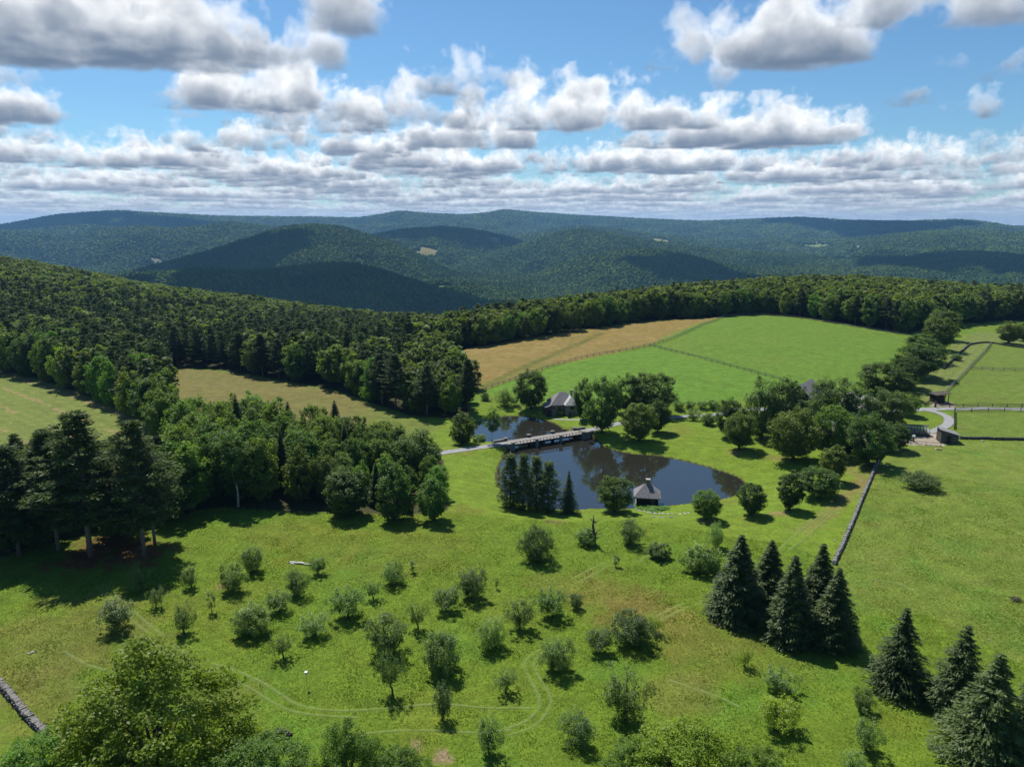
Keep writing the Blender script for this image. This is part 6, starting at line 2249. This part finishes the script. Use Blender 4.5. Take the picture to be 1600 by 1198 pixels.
def meadow_tufts():
    m = bpy.data.materials.new('grass_blade')
    m.use_nodes = True
    N = NT(m.node_tree)
    for nd in list(N.n):
        if nd.type == 'BSDF_PRINCIPLED':
            N.n.remove(nd)
    at = N.n.new('ShaderNodeAttribute')
    at.attribute_type = 'INSTANCER'
    at.attribute_name = 'tcol'
    lf = N.n.new('ShaderNodeAttribute')
    lf.attribute_name = 'leaf'
    c = N.vmath('SCALE', at.outputs['Color'], scale=N.ramp(lf.outputs['Fac'], 0, 1, 0.85, 1.35))
    df, tl, mx = N.n.new('ShaderNodeBsdfDiffuse'), N.n.new('ShaderNodeBsdfTranslucent'), N.n.new('ShaderNodeMixShader')
    N.l.new(c, df.inputs[0])
    N.l.new(N.vmath('MULTIPLY', c, (1.3, 1.3, 0.8)), tl.inputs[0])
    mx.inputs[0].default_value = 0.6
    N.l.new(df.outputs[0], mx.inputs[1])
    N.l.new(tl.outputs[0], mx.inputs[2])
    N.l.new(mx.outputs[0], N.n['Material Output'].inputs['Surface'])
    keys = []
    for i in range(4):
        me = tuft_mesh(700 + i, 11)
        me.materials.append(m)
        SOURCE['tuft%d' % i] = bpy.data.objects.new('source_tuft', me)
        keys.append('tuft%d' % i)
    rg = np.random.default_rng(8)
    n = 420000
    az = rg.uniform(-math.radians(39), math.radians(39), n)
    r = np.sqrt(rg.uniform(52.0 ** 2, 175.0 ** 2, n))
    # fewer, larger tufts farther off
    keep = rg.random(n) < np.clip(1.25 - (r - 60) / 130.0, 0.25, 1.0)
    az, r = az[keep], r[keep]
    x, y = r * np.sin(az), r * np.cos(az)
    mow = in_poly(x, y, poly_px([(640, 805), (700, 800), (800, 812), (1000, 815), (1120, 835), (1230, 850), (1300, 880), (1372, 722), (1330, 690), (1280, 660), (1120, 640), (1050, 640), (900, 640), (750, 628), (730, 655), (640, 660), (560, 700)]))
    yard = in_poly(x, y, poly_px(YARD_PX))
    sd = np.minimum(np.minimum(pond_sd(x, y, LOWER_POND), pond_sd(x, y, UPPER_POND)), pond_sd(x, y, CHANNEL))
    tr = np.full(len(x), 99.0)
    for t in TRACKS:
        tr = np.minimum(tr, seg_dist(x, y, smooth_line(hit_line(t), 4)))
    road = np.minimum(seg_dist(x, y, ROAD_WEST), seg_dist(x, y, EAST_LINE))
    wood = in_poly(x, y, poly_px([(-300, 900), (0, 872), (60, 850), (130, 838), (270, 806), (340, 792), (450, 800), (560, 802), (640, 806), (700, 798), (694, 720), (610, 690), (420, 680), (230, 720), (-300, 760)]))
    ok = (~mow) & (~yard) & (sd > 0.6) & (tr > 0.34) & (road > 2.2) & (~wood) & (r < wood_front(az))
    x, y, r = x[ok], y[ok], r[ok]
    z = ground_z(x, y)
    ground = bpy.data.objects['ground'].data
    cols = np.empty(len(ground.vertices) * 4, np.float32)
    ground.attributes['tint'].data.foreach_get('color', cols)
    cols = cols.reshape(TX.shape + (4,))
    i = np.clip(np.searchsorted(_rr, r), 0, len(_rr) - 1)
    j = np.clip(np.searchsorted(_az, np.arctan2(x, y)), 0, len(_az) - 1)
    tc = cols[i, j, :3] * (1.12 + 0.35 * rg.random((len(x), 1)))
    tall = 0.6 + 0.3 * sstep(-0.2, 0.7, fbm(x / 4.5, y / 4.5, 3, 81)) + 0.2 * sstep(0.1, 0.8, fbm(x / 16, y / 16, 2, 82))
    sz = (0.10 + 0.07 * rg.random(len(x))) * tall * (0.85 + r / 300.0)
    o = instancer('meadow_grass', np.c_[x, y, z - 0.01], sz * 1.6, sz * 0.85, rg, keys)
    a = o.data.attributes.new('tcol', 'FLOAT_COLOR', 'POINT')
    a.data.foreach_set('color', np.c_[tc, np.ones(len(x))].astype(np.float32).ravel())
    print('TUFTS', len(x))


meadow_tufts()

# ------------------------------------------------------------------ air: one closed box of thin haze round camera and land
def make_haze():
    m = bpy.data.materials.new('air_haze')
    m.use_nodes = True
    N = NT(m.node_tree)
    for nd in list(N.n):
        if nd.type == 'BSDF_PRINCIPLED':
            N.n.remove(nd)
    pv = N.n.new('ShaderNodeVolumePrincipled')
    pv.inputs['Color'].default_value = (0.26, 0.56, 1.0, 1)
    pv.inputs['Density'].default_value = HAZE_DENSITY
    pv.inputs['Anisotropy'].default_value = 0.25
    pv.inputs['Density Attribute'].default_value = ''
    N.l.new(pv.outputs[0], N.n['Material Output'].inputs['Volume'])
    zt = max(float(TZ.max()) + 40.0, CAMZ + 20.0)
    zb = float(TZ.min()) - 1.5
    b = MB().box((0, 0, (zt + zb) / 2), (27600, 27600, zt - zb))
    o = b.build('haze', m)
    tag(o, kind='stuff')


HAZE_DENSITY = 5.6e-5
make_haze()


# ------------------------------------------------------------------ unseen clouds, added overhead to shade the far hills
M_CLOUD = bpy.data.materials.new('cloud_white')
M_CLOUD.use_nodes = True
_N = NT(M_CLOUD.node_tree)
_b = _N.n['Principled BSDF']
_b.inputs['Base Color'].default_value = (0.9, 0.9, 0.9, 1)
_b.inputs['Roughness'].default_value = 1.0
_b.inputs['Specular IOR Level'].default_value = 0.0


def add_shade_cloud(u, v, alt, rx, ry, seed):
    """a cloud added out of view between the sun and the hillside at pixel (u, v)"""
    x, y, z = hit(u, v)
    k = (alt - z) / SUN_DIR.z
    rg = np.random.default_rng(seed)
    bm = bmesh.new()
    for i in range(16):
        a, q = rg.uniform(0, 6.28), rg.random() ** 0.6
        s = rg.uniform(0.24, 0.42) * (1.25 - 0.6 * q)
        c = Vector((math.cos(a) * q * rx * 0.8, math.sin(a) * q * ry * 0.8, 0))
        g = bmesh.ops.create_icosphere(bm, subdivisions=3, radius=1.0)
        off = rg.uniform(0, 50)
        for vv in g['verts']:
            n = 1 + 0.35 * float(fbm(vv.co.x * 2 + off, vv.co.y * 2 + vv.co.z * 1.3, 3, seed))
            h = vv.co.z * n
            vv.co = Vector((vv.co.x * n * s * rx, vv.co.y * n * s * ry, (h if h > 0 else h * 0.2) * s * min(rx, ry) * 0.8)) + c
    me = bpy.data.meshes.new('shade_cloud')
    bm.to_mesh(me)
    bm.free()
    me.polygons.foreach_set('use_smooth', np.ones(len(me.polygons), bool))
    me.materials.append(M_CLOUD)
    o = link(bpy.data.objects.new('shade_cloud', me))
    o.location = (x + SUN_DIR.x * k, y + SUN_DIR.y * k, alt)
    o.rotation_euler = (0, 0, -math.atan2(x, y))
    tag(o, kind='structure')


for (u, v, alt, rx, ry, sd) in [(500, 445, 1300, 620, 330, 1), (330, 420, 1400, 420, 260, 2), (700, 360, 3400, 560, 260, 3), (170, 345, 5200, 1100, 700, 4), (1540, 400, 2600, 620, 700, 5), (1330, 355, 4600, 900, 600, 6), (1100, 428, 1700, 300, 140, 7)]:
    add_shade_cloud(u, v, alt, rx, ry, sd)
